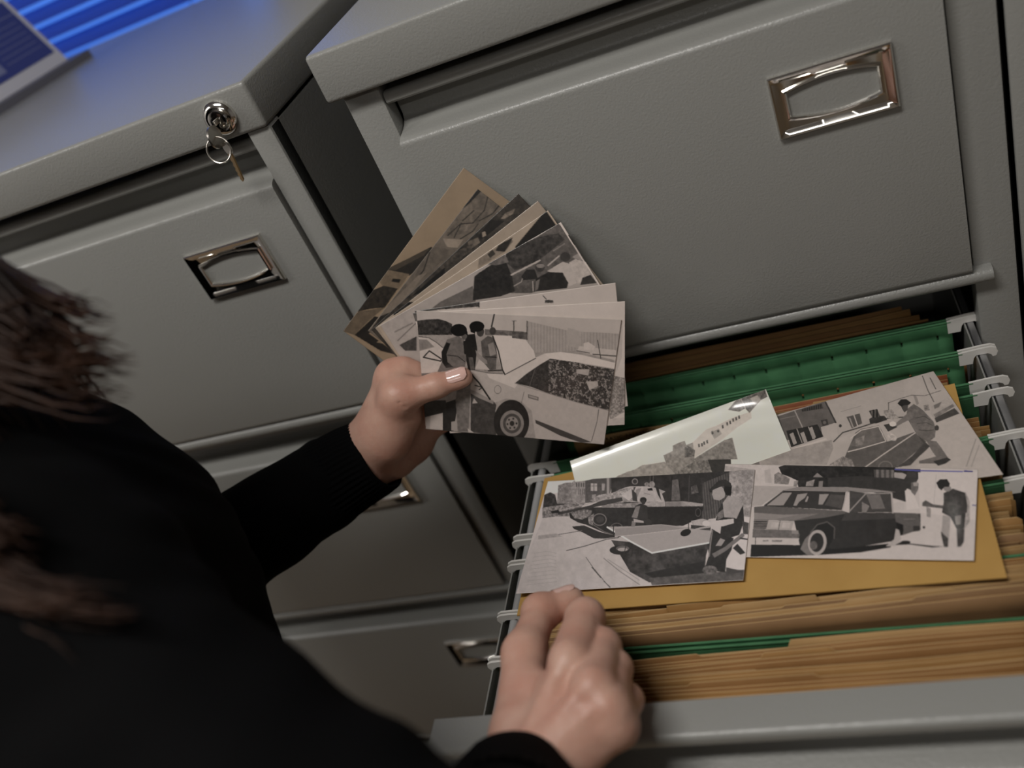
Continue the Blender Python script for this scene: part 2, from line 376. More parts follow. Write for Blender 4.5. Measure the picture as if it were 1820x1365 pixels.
# ------------------------------------------------------------------ files in the open drawer
def solid(o, th, off=0.0, slot2=False):
    md = o.modifiers.new('thickness', 'SOLIDIFY'); md.thickness = th; md.offset = off
    if slot2 == 'rim': md.material_offset_rim = 1
    elif slot2: md.material_offset = 1; md.material_offset_rim = 1
    return o
LX0, LX1, GZ = 0.069, 0.4135, -0.3808
HOOK = [(-.003, 0), (.014, .0012), (.021, .0012), (.0245, -.0006), (.0255, -.0042), (.0240, -.0080), (.0215, -.0084), (.0205, -.0060), (.0180, -.0046), (.0095, -.0046), (.0078, -.0072), (.0066, -.0125), (-.003, -.0125)]
def leaf(y_l, y_r, bottom_y, parent, slots):
    xs = [LX0, LX1]; sx = [LX0 + (LX1 - LX0) * (k + .6) / 12.0 for k in range(12)] if slots else []
    for s in sx: xs += [s - .0009, s + .0009]
    xs = sorted(xs); zs = [0, -.0035, -.0115, -.0165, -.05, -.12, -.225]
    V = []; F = []; nx = len(xs)
    for j, z in enumerate(zs):
        k = z / zs[-1]
        for x in xs:
            y = y_l + (y_r - y_l) * (x - LX0) / (LX1 - LX0)
            V.append((x, y * (1 - k) + bottom_y * k, GZ + z))
    for j in range(len(zs) - 1):
        for i in range(nx - 1):
            if j == 2 and any(abs((xs[i] + xs[i + 1]) / 2 - s) < 1e-6 for s in sx): continue
            F.append((j * nx + i, j * nx + i + 1, (j + 1) * nx + i + 1, (j + 1) * nx + i))
    o = solid(link_mesh('leaf', V, F, M['green'], parent), .0005)
    r = MB().tube([(LX0, y_l, GZ), (LX1, y_r, GZ)], .0010, 8).build('top_fold', M['green'], o)
    for side in (-1, 1):
        x = LX1 if side > 0 else LX0; y = y_r if side > 0 else y_l
        MB().prism([(a * side, b) for a, b in HOOK], (x, y - .0008, GZ + .0012), EX, EZ, EY, .0017).build('hook', M['hook'], o)
def hanging(yf, yb, label, slots=False):
    c = (sum(yf) + sum(yb)) / 4
    t = thing('hanging_folder', ((LX0 + LX1) / 2, c, -0.605), label, 'hanging folder')
    leaf(yb[0], yb[1], c + .002, t, slots); leaf(yf[0], yf[1], c - .002, t, slots)
hanging((.0270, .0262), (.0305, .0298), 'rearmost green hanging folder with a row of small tab slots', True)
hanging((-.0165, -.0185), (-.0128, -.0150), 'green hanging folder with tab slots just behind the curled building photograph', True)
hanging((-.0790, -.0694), (-.0625, -.0555), 'green hanging folder held slightly open beside the top of the manila envelope')
hanging((-.1530, -.1185), (-.1470, -.1160), 'green hanging folder whose white hook is nearest the leaning man photograph')
hanging((-.1785, -.1625), (-.1745, -.1600), 'green hanging folder whose hook lies right of the low corner of the leaning man photograph')
hanging((-.2275, -.2290), (-.2245, -.2260), 'hanging folder whose twin hooks sit on the left rail above the right hand')
hanging((-.2690, -.2775), (-.2650, -.2735), 'green hanging folder running as a thin green line through the front files')

def manila(y, zt, x0, x1, m, label, group=None, tab=None, gap=.0016, name='manila_folder', wav=.001, zb=-0.60, lean=0.0, text=None):
    V = []; F = []; nx = 10
    base = np.array(((x0 + x1) / 2, y, zb)); ph = random.uniform(0, 6); ph2 = random.uniform(0, 6)
    for l, (dy, dz) in enumerate(((-gap / 2, -random.uniform(.001, .004)), (gap / 2, 0))):
        xs = list(np.linspace(x0, x1, nx + 1))
        if tab and l == 1: xs = sorted(xs + [tab[0] - .003, tab[0], tab[1], tab[1] + .003])
        n = len(xs); b0 = len(V); zs = [0, -.012, -.06, -.14, zb - zt]
        for j, z in enumerate(zs):
            k = z / zs[-1]
            for x in xs:
                top = 0
                if tab and l == 1 and j == 0 and tab[0] - 1e-6 <= x <= tab[1] + 1e-6: top = tab[2]
                u = (x - x0) / (x1 - x0)
                yy = y + (dy + wav * math.sin(ph + 5 * u) + .5 * wav * math.sin(ph2 + 13 * u)) * (1 - k) + lean * (1 - k) * abs(zb - zt)
                V.append((x, yy, zt + dz + z + top + (.0008 * math.sin(ph2 + 7 * u) if j == 0 else 0)))
        for j in range(len(zs) - 1):
            for i in range(n - 1): F.append((b0 + j * n + i, b0 + j * n + i + 1, b0 + (j + 1) * n + i + 1, b0 + (j + 1) * n + i))
    o = solid(link_mesh(name, V, F, m, loc=base, mats=[m, M['edge']]), .0006, 0.0, 'rim')
    return tag(o, label, 'folder', group)
def rk(i=None): return KRAFT[i if i is not None else random.choice([0, 0, 1, 1, 2, 3, 4])]
# behind the rear green folder
for i in range(5): manila(.041 + i * .007, -.390 + .001 * i, .080, .405 - .006 * i, rk([1, 0, 1, 0, 1][i]), 'brown card folder in the shadow behind the rearmost green hanging folder', 'brown folders at the back of the drawer', wav=.0006)
manila(.005, -.401, .09, .4185, rk(1), 'brown folder standing between the two rear green hanging folders')
manila(-.0235, on_y(1200, 756, -.0235)[2], .085, .40, M['kraft_red'], 'rust coloured folder directly in front of the second green hanging folder')
tf = manila(-.031, on_y(1115, 768, -.031)[2], .082, .21, KRAFT[2], 'kraft folder with black typed lettering near its top edge', wav=.0002)
tb = on_y(1445, 712, -.036); te = on_y(1560, 690, -.036)
manila(-.036, on_y(1400, 733, -.036)[2], .235, .398, KRAFT[2], 'kraft folder with a raised tab behind the leaning man photograph', tab=(tb[0], te[0], .0055), wav=.0003)
# between the hook ends at the right
for i, (y, z, x1) in enumerate(((-.085, -.391, .4105), (-.0905, -.396, .4165), (-.098, -.393, .409), (-.104, -.397, .4075), (-.110, -.399, .412))):
    manila(y, z, .09, x1, rk([1, 0, 2, 0, 1][i]), 'brown folder between the third and fourth white hooks of the right rail', 'brown folders between the third and fourth hooks')
for i, (y, z, x1) in enumerate(((-.125, -.392, .409), (-.133, -.390, .4075), (-.141, -.389, .410), (-.149, -.387, .412))):
    manila(y, z, .09, x1, rk([1, 2, 0, 2][i]), 'brown folder beside the lower right corner of the leaning man photograph', 'brown folders beside the low photo corner')
for i in range(7):
    manila(-.1695 - i * .0078, -.386 + .001 * random.random(), .09, .414 - .003 * (i % 3), rk([2, 0, 2, 0, 2, 3, 2][i]), 'brown folder whose end shows to the right of the manila envelope', 'brown folders right of the envelope', tab=(.398, .411, .003) if i % 2 else None)
for i in range(7):
    y = -.2335 - i * .0047
    manila(y, -.3755 + .0011 * i - .003 * random.random(), .079, .415, rk([1, 2, 0, 2, 3, 2, 3][i]), 'brown folder between the envelope edge and the thin green line', 'brown folders just in front of the envelope', wav=.0005, tab=(.10 + .04 * i, .16 + .04 * i, .0025))
for i in range(14):
    y = -.2825 - i * .0041
    t_ = None
    if i == 0: t_ = (.262, .40, .0075)
    elif i == 2: t_ = (.245, .285, .005)
    elif i == 12: t_ = (.242, .275, .004)
    elif i % 3 == 1: t_ = (.13 + .01 * i, .19 + .012 * i, .003)
    manila(y, (-.377, -.371, -.374, -.369, -.376, -.368, -.372, -.366, -.370, -.374, -.366, -.364, -.369, -.362)[i], .078 if i != 11 else .060, .415, rk([2, 1, 0, 1, 1, 0, 1, 1, 0, 1, 2, 0, 0, 1][i]), 'brown folder packed between the thin green line and the drawer front', 'brown folders at the front of the drawer', wav=.0009, tab=t_)

# typed lettering on the kraft folder
def lettering(txt, size, pos, ex, ey, parent, m):
    cu = bpy.data.curves.new('lettering', 'FONT'); cu.body = txt; cu.size = size; cu.extrude = .00005; cu.space_character = 1.25
    o = bpy.data.objects.new('lettering_source', cu); COL.objects.link(o)
    bpy.context.view_layer.update()
    me = bpy.data.meshes.new_from_object(o.evaluated_get(bpy.context.evaluated_depsgraph_get()))
    bpy.data.objects.remove(o); bpy.data.curves.remove(cu)
    me.materials.clear(); me.materials.append(m); me.name = 'printed_text'
    o = bpy.data.objects.new('printed_text', me); COL.objects.link(o); o.parent = parent
    ez = np.cross(ex, ey); base = np.array(pos) - origin(parent)
    mm = Matrix.Identity(4)
    for i in range(3): mm[i][0], mm[i][1], mm[i][2], mm[i][3] = ex[i], ey[i], ez[i], base[i]
    o.matrix_local = mm
    return o
tp = on_y(1040, 790, -.0332)
lettering('DEMOCRATIC-PALESTINE', .0048, tp, EX, EZ, tf, M['ink'])

# manila envelope lying across the files
EQ = [np.array(p) for p in ((.0685, -.0925), (.3997, -.0646), (.3925, -.2504), (.0665, -.2365))]
ZE = -0.3690
V = []; F = []; n1, n2 = 24, 14
for layer in (0, 1):
    for j in range(n2 + 1):
        for i in range(n1 + 1):
            u, v = i / n1, j / n2
            p = (EQ[0] * (1 - u) + EQ[1] * u) * (1 - v) + (EQ[3] * (1 - u) + EQ[2] * u) * v
            bulge = .0009 * math.sin(PI * u) * math.sin(PI * v)
            V.append((p[0], p[1], ZE - .0010 + bulge * (1 if layer == 0 else 0) + (0 if layer == 0 else -.0009)))
nv = (n1 + 1) * (n2 + 1)
for j in range(n2):
    for i in range(n1):
        a = j * (n1 + 1) + i; F.append((a, a + n1 + 1, a + n1 + 2, a + 1)); F.append((nv + a, nv + a + 1, nv + a + n1 + 2, nv + a + n1 + 1))
ring = [i for i in range(n1 + 1)] + [j * (n1 + 1) + n1 for j in range(1, n2 + 1)] + [n2 * (n1 + 1) + i for i in range(n1 - 1, -1, -1)] + [j * (n1 + 1) for j in range(n2 - 1, 0, -1)]
for k in range(len(ring)): a, b = ring[k], ring[(k + 1) % len(ring)]; F.append((a, b, b + nv, a + nv))
tag(link_mesh('envelope', V, F, M['envelope'], loc=(.23, -.16, ZE - .001)), 'large manila envelope lying flat across the files under the photographs', 'envelope')

# ------------------------------------------------------------------ photographs: printed pictures drawn as shapes
def lin(c):
    c = np.asarray(c, float) / 255.0
    return np.where(c <= 0.04045, c / 12.92, ((c + 0.055) / 1.055) ** 2.4)
def vnoise(x, y, seed):
    r = np.random.RandomState(seed).rand(64, 64)
    xi = np.floor(x).astype(int); yi = np.floor(y).astype(int); fx = x - xi; fy = y - yi
    fx = fx * fx * (3 - 2 * fx); fy = fy * fy * (3 - 2 * fy)
    g = lambda a, b: r[a % 64, b % 64]
    return (g(xi, yi) * (1 - fx) + g(xi + 1, yi) * fx) * (1 - fy) + (g(xi, yi + 1) * (1 - fx) + g(xi + 1, yi + 1) * fx) * fy
class Pic:
    """a picture painted on a photograph's own surface; points are given in the frame set by frame()"""
    def __init__(s, quad, dens=1.1, tint=(1.0, .935, .895)):
        s.q = [np.array(p, float) for p in quad]
        L = lambda a, b: np.linalg.norm(s.q[a] - s.q[b])
        s.nx = max(8, int(max(L(0, 1), L(3, 2)) * dens)); s.ny = max(8, int(max(L(0, 3), L(1, 2)) * dens))
        # homography unit square -> quad
        A = []; B = []
        for (u, v), (x, y) in zip(((0, 0), (1, 0), (1, 1), (0, 1)), s.q):
            A += [[u, v, 1, 0, 0, 0, -u * x, -v * x], [0, 0, 0, u, v, 1, -u * y, -v * y]]; B += [x, y]
        s.h = np.append(np.linalg.solve(np.array(A), np.array(B)), 1).reshape(3, 3)
        s.ss = 2
        U, V = np.meshgrid((np.arange((s.nx + 1) * 2) + .5) / ((s.nx + 1) * 2), (np.arange((s.ny + 1) * 2) + .5) / ((s.ny + 1) * 2))
        s.U, s.V = U, V
        s.X, s.Y = s.map(U, V); s.img = np.zeros(U.shape + (3,)); s.tint = np.array(tint); s.frame(0, 0, 1); s.k = 0
    def map(s, U, V):
        w = s.h[2, 0] * U + s.h[2, 1] * V + 1
        return (s.h[0, 0] * U + s.h[0, 1] * V + s.h[0, 2]) / w, (s.h[1, 0] * U + s.h[1, 1] * V + s.h[1, 2]) / w
    def frame(s, x0, y0, sc): s.o = (x0, y0, sc); return s
    def _p(s, pts): return [(s.o[0] + a / s.o[2], s.o[1] + b / s.o[2]) for a, b in pts]
    def _put(s, mask, val, noise=0, nsc=6.0, stripes=None):
        if not mask.any(): return
        if hasattr(val, '__len__'): c = np.array(val, float)[None, :]
        else: c = (val * s.tint)[None, :]
        x, y = s.X[mask], s.Y[mask]
        if noise:
            s.k += 1
            n = .5 * vnoise(x / nsc, y / nsc, s.k) + .3 * vnoise(x / nsc * 2.3, y / nsc * 2.3, s.k + 50) + .2 * vnoise(x / nsc * 5, y / nsc * 5, s.k + 90)
            c = c + (noise * 2 * (n - .5))[:, None] * s.tint
        if stripes:
            a, dx, dy, per = stripes; c = c + (a * np.sign(np.sin((x * dx + y * dy) * 2 * PI / per)))[:, None] * s.tint
        s.img[mask] = np.broadcast_to(c, (mask.sum(), 3))
    def fill(s, val, noise=0, nsc=20.): s._put(np.ones(s.X.shape, bool), val, noise, nsc); return s
    def poly(s, pts, val, noise=0, nsc=6.0, stripes=None):
        P = np.array(s._p(pts)); X, Y = s.X, s.Y
        bb = (X >= P[:, 0].min()) & (X <= P[:, 0].max()) & (Y >= P[:, 1].min()) & (Y <= P[:, 1].max())
        idx = np.where(bb)
        if not len(idx[0]): return s
        x, y = X[idx], Y[idx]; ins = np.zeros(x.shape, bool)
        for i in range(len(P)):
            x1, y1 = P[i]; x2, y2 = P[(i + 1) % len(P)]
            if y1 == y2: continue
            c = ((y1 > y) != (y2 > y)) & (x < (x2 - x1) * (y - y1) / (y2 - y1) + x1); ins ^= c
        m = np.zeros(X.shape, bool); m[idx] = ins; s._put(m, val, noise, nsc, stripes); return s
    def ell(s, c, rx, ry, val, noise=0, nsc=6.0, inner=0.0, rot=0.0):
        (cx, cy), = s._p([c]); rx /= s.o[2]; ry /= s.o[2]; ca, sa = math.cos(rot), math.sin(rot)
        dx, dy = s.X - cx, s.Y - cy
        d = ((dx * ca + dy * sa) / rx) ** 2 + ((-dx * sa + dy * ca) / ry) ** 2
        s._put((d <= 1) & (d >= inner * inner), val, noise, nsc); return s
    def line(s, pts, val, w):
        P = s._p(pts); w = w / s.o[2] / 2
        for (x1, y1), (x2, y2) in zip(P[:-1], P[1:]):
            L2 = (x2 - x1) ** 2 + (y2 - y1) ** 2 + 1e-9
            t = np.clip(((s.X - x1) * (x2 - x1) + (s.Y - y1) * (y2 - y1)) / L2, 0, 1)
            s._put((s.X - x1 - t * (x2 - x1)) ** 2 + (s.Y - y1 - t * (y2 - y1)) ** 2 <= w * w, val)
        return s
    def colours(s, K=0.46):
        im = 8 + (s.img - 8) * 1.10
        gn = 3.0 * (np.random.RandomState(3).rand(*im.shape[:2]) - .5)
        im = lin(np.clip(im + gn[..., None], 3, 250)) / K
        im = im.reshape(s.ny + 1, 2, s.nx + 1, 2, 3).mean(axis=(1, 3))
        return np.clip(im, .004, .8)
def photo(label, pic, A, n, off, m, bend=None, K=0.46, group=None):
    nx, ny = pic.nx, pic.ny
    U, V = np.meshgrid(np.arange(nx + 1) / nx, np.arange(ny + 1) / ny)
    X, Y = pic.map(U, V)
    d = np.stack([(X - 910.0) / FPX, -(Y - 682.5) / FPX, -np.ones_like(X)], -1) @ ROT.T
    t = ((A - CAM) @ n + off + (bend(U, V) if bend is not None else 0)) / (d @ n)
    P = CAM + t[..., None] * d
    P = P.reshape(-1, 3); base = P.mean(0)
    me = bpy.data.meshes.new('photograph')
    me.vertices.add(len(P)); me.vertices.foreach_set('co', (P - base).astype(np.float32).ravel())
    i = (np.arange(ny)[:, None] * (nx + 1) + np.arange(nx)[None, :]).ravel()
    Fq = np.stack([i, i + nx + 1, i + nx + 2, i + 1], -1)
    q = P[Fq[0]]; nf = np.cross(q[1] - q[0], q[2] - q[0])
    if nf @ n < 0: Fq = Fq[:, ::-1]
    me.loops.add(Fq.size); me.loops.foreach_set('vertex_index', Fq.astype(np.int32).ravel())
    me.polygons.add(len(Fq)); me.polygons.foreach_set('loop_start', (np.arange(len(Fq)) * 4).astype(np.int32))
    me.polygons.foreach_set('use_smooth', [True] * len(Fq))
    me.update(calc_edges=True)
    at_ = me.color_attributes.new('print', 'FLOAT_COLOR', 'POINT')
    c = np.ones((len(P), 4), np.float32); c[:, :3] = pic.colours(K).reshape(-1, 3); at_.data.foreach_set('color', c.ravel())
    me.materials.append(m); me.materials.append(M['photo_back'])
    o = bpy.data.objects.new('photograph', me); COL.objects.link(o); o.location = base
    solid(o, .00028, -1.0, True)
    return tag(o, label, 'photograph', group)

SC = 1.0725      # the fan hangs about 74 cm from the camera
PA = at(920, 670, .69 * SC); PN = unit((.2216, -.9266, .3039))       # plane of the fan held in the left hand
def fan_bend(a, b=0.0): return lambda U, V: a * (U - .5) ** 2 + b * (V - .5) ** 2

# --- P1 front of the fan: white car and soldiers
p = Pic([(740, 552), (1104.5, 568), (1073.5, 790), (757, 762.5)], 1.25).fill(128, 5)
p.frame(730, 540, 5.25)
p.poly([(0, 290), (400, 285), (1100, 300), (1900, 500), (1900, 1400), (0, 1400)], 108, 10)
p.poly([(55, 160), (150, 148), (260, 143), (330, 162), (388, 190), (388, 292), (55, 292)], 36, 26, 5)
p.poly([(690, 238), (1060, 262), (1060, 300), (690, 292)], 70, 26, 4)
p.line([(788, 62), (755, 214)], 42, 15).line([(963, 160), (963, 245)], 45, 8).line([(945, 162), (985, 162)], 50, 5)
p.poly([(50, 300), (170, 312), (230, 350), (300, 405), (330, 470), (300, 640), (50, 655)], 134, 6)
p.poly([(66, 330), (150, 335), (220, 402), (75, 442)], 92, 14).line([(60, 305), (170, 318), (240, 360), (300, 410)], 70, 9).line([(150, 335), (220, 402), (75, 442), (66, 330)], 105, 6)
p.poly([(50, 300), (60, 300), (60, 520), (50, 520)], 90)
p.line([(120, 500), (175, 440), (295, 520), (280, 535), (130, 502)], 35, 13)
p.poly([(50, 650), (300, 640), (450, 700), (50, 690)], 78, 12)
# man behind with open shirt
p.poly([(655, 350), (720, 300), (785, 322), (805, 460), (795, 612), (690, 622), (670, 520)], 62, 16).ell((765, 255), 30, 36, 42, 8).poly([(720, 380), (770, 360), (800, 470), (740, 490)], 98, 10).line([(700, 495), (800, 500)], 25, 10)
p.poly([(640, 520), (690, 560), (740, 620), (600, 605)], 132)
# open trunk lid and car body (mixed frames)
p.frame(0, 0, 1)
p.poly([(838, 658), (842, 660), (870, 663), (894, 665), (912, 658), (930, 650), (952, 636), (967, 629), (996, 627), (1060, 638), (1096, 646), (1085, 731), (1072, 795), (1043, 790), (952, 780), (945, 730), (925, 712), (900, 708), (880, 715), (878, 722), (836, 695), (832, 670)], 124, 5)
p.poly([(938, 642), (967, 629), (996, 627), (1060, 638), (1096, 646), (1094, 655), (1030, 645), (985, 640), (960, 650), (930, 668), (915, 690), (870, 672), (865, 664), (894, 666)], 142, 4)
p.poly([(876, 596), (905, 597), (926, 601), (938.7, 606), (947, 616), (952, 637), (930, 650), (896, 665), (891, 655)], 146, 3)
p.line([(876, 598), (886, 625), (893, 657), (897, 665)], 30, 2.5).line([(897, 666), (952, 637)], 30, 1.6).line([(840, 657), (868, 663), (893, 664)], 60, 1.2)
p.line([(868, 659), (893, 658)], 35, 2.5)
p.frame(910, 520, 4.875)
p.poly([(135, 250), (480, 330), (600, 340), (925, 358), (905, 590), (560, 505), (200, 520), (125, 420)], 112, 8, 8, (4, 1, 0, 5.5))
p.poly([(480, 305), (540, 320), (600, 345), (600, 490), (480, 460)], 118, 6).line([(130, 250), (130, 410)], 40, 8).line([(15, 250), (15, 340)], 45, 8)
p.poly([(0, 340), (130, 345), (128, 410), (0, 395)], 62, 26, 4)
p.poly([(580, 465), (900, 500), (905, 590), (560, 510)], 132, 6).line([(560, 505), (670, 525)], 60, 8).line([(700, 535), (900, 552)], 55, 10).poly([(620, 440), (660, 430), (720, 470), (700, 500), (620, 495)], 138, 6)
p.poly([(280, 530), (420, 515), (600, 540), (900, 612), (895, 660), (560, 602), (330, 575)], 148, 4)
p.line([(740, 415), (755, 500), (768, 572)], 50, 8)
p.poly([(25, 785), (130, 700), (240, 625), (330, 573), (560, 605), (640, 625), (898, 668), (870, 860), (850, 1022), (700, 985), (560, 950), (360, 890), (160, 815)], 40, 18, 3)
x, y = p.X, p.Y; inw = (p.img[..., 0] < 75) & (x > 945) & (y > 640) & (y < 735)
sp = (vnoise(x / 1.7, y / 1.7, 5) * .6 + vnoise(x / 4.5, y / 4.5, 6) * .4 > .60) & inw & (x > 962 + (y - 640) * .0)
p._put(sp & (x > 975), 92, 30, 2)
p.poly([(640, 770), (740, 770), (745, 810), (670, 845)], 122, 10, 4).poly([(555, 665), (670, 665), (660, 720), (560, 700)], 118, 8)
p.line([(200, 660), (150, 815)], 70, 5).line([(25, 785), (560, 950), (850, 1025)], 95, 6)
p.poly([(885, 665), (900, 665), (850, 1030), (835, 1025)], 60)
p.poly([(138, 880), (230, 905), (228, 937), (140, 912)], 70).poly([(146, 888), (222, 910), (220, 926), (148, 905)], 108)
p.line([(105, 860), (80, 960)], 60, 4).line([(750, 1012), (735, 1120), (688, 1285)], 40, 5)
p.poly([(200, 1100), (430, 1190), (690, 1295), (600, 1300), (420, 1240), (205, 1132)], 48, 6)
p.frame(730, 540, 5.25)
p.ell((812, 800), 33, 40, 60, inner=.88)
p.poly([(560, 800), (780, 915), (800, 945), (790, 1000), (800, 1230), (560, 1195)], 44, 14)
p.poly([(545, 790), (600, 815), (775, 905), (770, 935), (640, 880), (550, 830)], 100, 8).poly([(575, 930), (590, 880), (625, 925)], 118)
p.ell((940, 1100), 165, 205, 26, 8).ell((945, 1115), 110, 122, 92, 8).ell((945, 1115), 84, 92, 52, 8).ell((945, 1115), 58, 64, 96, 10).ell((945, 1115), 22, 24, 30)
for a in range(6): p.ell((945 + 42 * math.cos(a), 1115 + 46 * math.sin(a)), 9, 10, 34)
p.line([(550, 640), (640, 740), (740, 890)], 22, 16).line([(600, 760), (670, 780), (640, 800)], 28, 10)
p.poly([(190, 1020), (310, 1010), (300, 1172), (178, 1166)], 128, 8).poly([(300, 930), (450, 880), (400, 1190), (300, 1180)], 26, 8)
p.poly([(120, 900), (330, 900), (330, 1010), (120, 1060)], 30, 10).poly([(380, 1100), (440, 1090), (430, 1185), (380, 1180)], 112)
p.poly([(440, 700), (560, 560), (560, 760), (550, 1000), (540, 1190), (440, 1190), (420, 900)], 76, 18, 5)
p.poly([(530, 1160), (590, 1200), (540, 1200)], 130)
# second soldier, first soldier
p.poly([(520, 290), (600, 280), (622, 420), (612, 500), (600, 620), (540, 620), (490, 420)], 20, 10, 5).ell((650, 262), 36, 46, 46, 8).ell((618, 213), 70, 50, 12, 5).poly([(550, 215), (620, 200), (600, 280), (560, 265)], 12)
p.poly([(605, 430), (640, 470), (712, 530), (716, 562), (690, 560), (618, 495)], 96, 8)
p.poly([(540, 500), (580, 500), (600, 610), (560, 620)], 60, 16)
p.poly([(340, 335), (440, 300), (500, 335), (520, 520), (505, 600), (330, 625), (248, 640), (290, 545), (290, 450)], 72, 14, 6)
p.poly([(288, 450), (335, 360), (372, 372), (335, 470), (345, 545), (400, 590), (330, 600), (295, 545)], 16, 6)
p.line([(345, 480), (440, 490), (505, 540)], 35, 9).poly([(490, 350), (560, 330), (580, 480), (500, 470)], 18, 6)
p.ell((500, 290), 28, 46, 62, 8).ell((450, 247), 76, 58, 12, 6).poly([(480, 220), (530, 260), (535, 300), (490, 270)], 14)
photo('photograph of soldiers beside a white car, front print of the held fan', p, PA, PN, 0.0, M['photo_gloss'], fan_bend(.004))
# --- P2
p = Pic([(733.5, 556), (1111, 535.5), (1110, 755), (800, 770)], .9).fill(142, 4)
p.frame(910, 520, 4.875).poly([(930, 240), (960, 250), (950, 560), (900, 700), (920, 430)], 130, 5)
p.poly([(880, 720), (975, 740), (975, 1030), (850, 1100), (840, 1060)], 96, 60, 2.2).poly([(845, 1090), (975, 1080), (972, 1140), (838, 1140)], 128, 8)  # speckled gloss on the right part is painted into the print
p.frame(600, 290, 3.9).poly([(510, 1030), (560, 1030), (560, 1100), (515, 1100)], 60, 20)
photo('mostly pale photograph whose right edge shows behind the white car print', p, PA, PN, -.0011, M['photo_gloss'], fan_bend(.004))
# --- P3
p = Pic([(737, 552.5), (1094, 502.5), (1116, 722), (810, 765)], .8).fill(134, 4)
p.frame(780, 320, 5.46).poly([(-300, 1260), (-60, 1235), (390, 1178), (396, 1232), (0, 1262), (-250, 1300)], 44, 34, 4).poly([(380, 1170), (398, 1170), (398, 1240), (385, 1240)], 30)
p.line([(1012, 1128), (1042, 1160)], 50, 10).poly([(1030, 1170), (1060, 1165), (1110, 1172), (1110, 1196), (1028, 1196)], 40, 26, 3)
photo('pale photograph with a tiny dark figure near its top edge, third print of the fan', p, PA, PN, -.0021, M['photo'], fan_bend(.004))
# --- P4 horse cart and trees
p = Pic([(676, 578), (997, 395), (1108, 573), (787, 756)], .95).fill(112, 6)
p.frame(780, 320, 5.46)
p.poly([(650, 720), (700, 690), (950, 560), (1180, 405), (1300, 560), (1420, 780), (1100, 960), (900, 1100), (700, 1100), (650, 800)], 62, 18)
p.poly([(650, 700), (950, 560), (1160, 520), (1220, 580), (1100, 680), (960, 790), (740, 880), (655, 800)], 38, 22, 6)
p.poly([(-60, 1240), (20, 1180), (330, 1030), (360, 1180), (20, 1250)], 64, 10).poly([(345, 940), (380, 910), (500, 830), (560, 800), (650, 790), (720, 960), (740, 1080), (600, 1130), (330, 1170)], 22, 14, 5)
p.poly([(460, 820), (640, 720), (680, 800), (560, 830)], 66, 18)
p.poly([(710, 930), (960, 880), (930, 1090), (740, 1095)], 56, 18, 5).line([(705, 922), (980, 782)], 124, 16).line([(1060, 830), (1165, 740)], 122, 14).line([(1110, 690), (1220, 620)], 90, 10)
p.poly([(1050, 885), (1200, 795), (1280, 820), (1335, 1000), (1260, 1035), (1230, 950)], 128, 6)
p.ell((980, 850), 46, 44, 40, 16).ell((985, 835), 40, 20, 92, 10).poly([(800, 935), (850, 870), (930, 870), (960, 960), (810, 975)], 24, 8)
p.poly([(940, 960), (1060, 895), (1200, 900), (1255, 1000), (1240, 1050), (920, 1085)], 24, 12, 5).poly([(940, 985), (980, 960), (960, 1060), (930, 1080)], 74, 10).line([(910, 985), (915, 1080)], 120, 8)
p.line([(730, 1030), (800, 990), (810, 960)], 110, 8)
p.poly([(1262, 805), (1330, 765), (1425, 800), (1470, 925), (1395, 1000), (1345, 1005)], 128, 14, 5).ell((1225, 748), 50, 46, 40, 8).poly([(1390, 950), (1470, 920), (1530, 1000), (1370, 1020)], 34, 10)
p.poly([(1290, 750), (1370, 700), (1420, 780), (1350, 780)], 100, 18)
p.line([(1180, 405), (1600, 1060)], 148, 46)
p.line([(1260, 540), (1420, 790)], 26, 12)
p.frame(600, 290, 3.9).poly([(298, 1115), (540, 1005), (548, 1200), (450, 1300), (400, 1245)], 112, 8).line([(420, 1230), (545, 1110)], 70, 7).poly([(430, 1260), (550, 1200), (550, 1300), (470, 1300)], 40, 20).line([(400, 1170), (520, 1110)], 85, 10)
photo('photograph of a man in white by dark trees in the held fan', p, PA, PN, -.0225, M['photo'], fan_bend(.003))
# --- B5..B1 behind it
def longq(a, b, wpx=215):
    a, b = np.array(a, float), np.array(b, float); d = (b - a) / np.linalg.norm(b - a); s_ = np.array([-d[1], d[0]]) * wpx
    return [tuple(a), tuple(b), tuple(b + s_ * (1.0)), tuple(a + s_)]
sep = (1.0, .90, .80)
p = Pic(longq((671, 581), (974, 374), 205), .75, sep).fill(112, 6)
p.frame(780, 320, 5.46).poly([(740, 650), (1050, 280), (1160, 400), (1600, 900), (1500, 1100), (760, 800)], 15, 8).poly([(380, 860), (390, 770), (560, 660), (700, 560), (720, 600), (640, 700), (400, 850)], 84, 22, 6).poly([(550, 690), (575, 640), (640, 600), (720, 560), (680, 640), (640, 700)], 24, 12).poly([(470, 720), (520, 680), (550, 720), (500, 760)], 36)
p.frame(0, 0, 1).line([(971, 372), (1090, 545)], 128, 4)
photo('photograph with a black triangle in its corner, fifth print of the fan', p, PA, PN, -.0232, M['photo'])
p = Pic(longq((667, 583), (956, 357), 205), .75, sep).fill(104, 6)
p.frame(600, 290, 3.9).poly([(380, 1040), (450, 960), (555, 965), (560, 985), (400, 1060)], 20, 14)
photo('plain grey strip of a photograph in the middle of the fan', p, PA, PN, -.0239, M['photo'])
p = Pic(longq((660, 586), (921, 344), 200), .85, sep).fill(34, 22, 8)
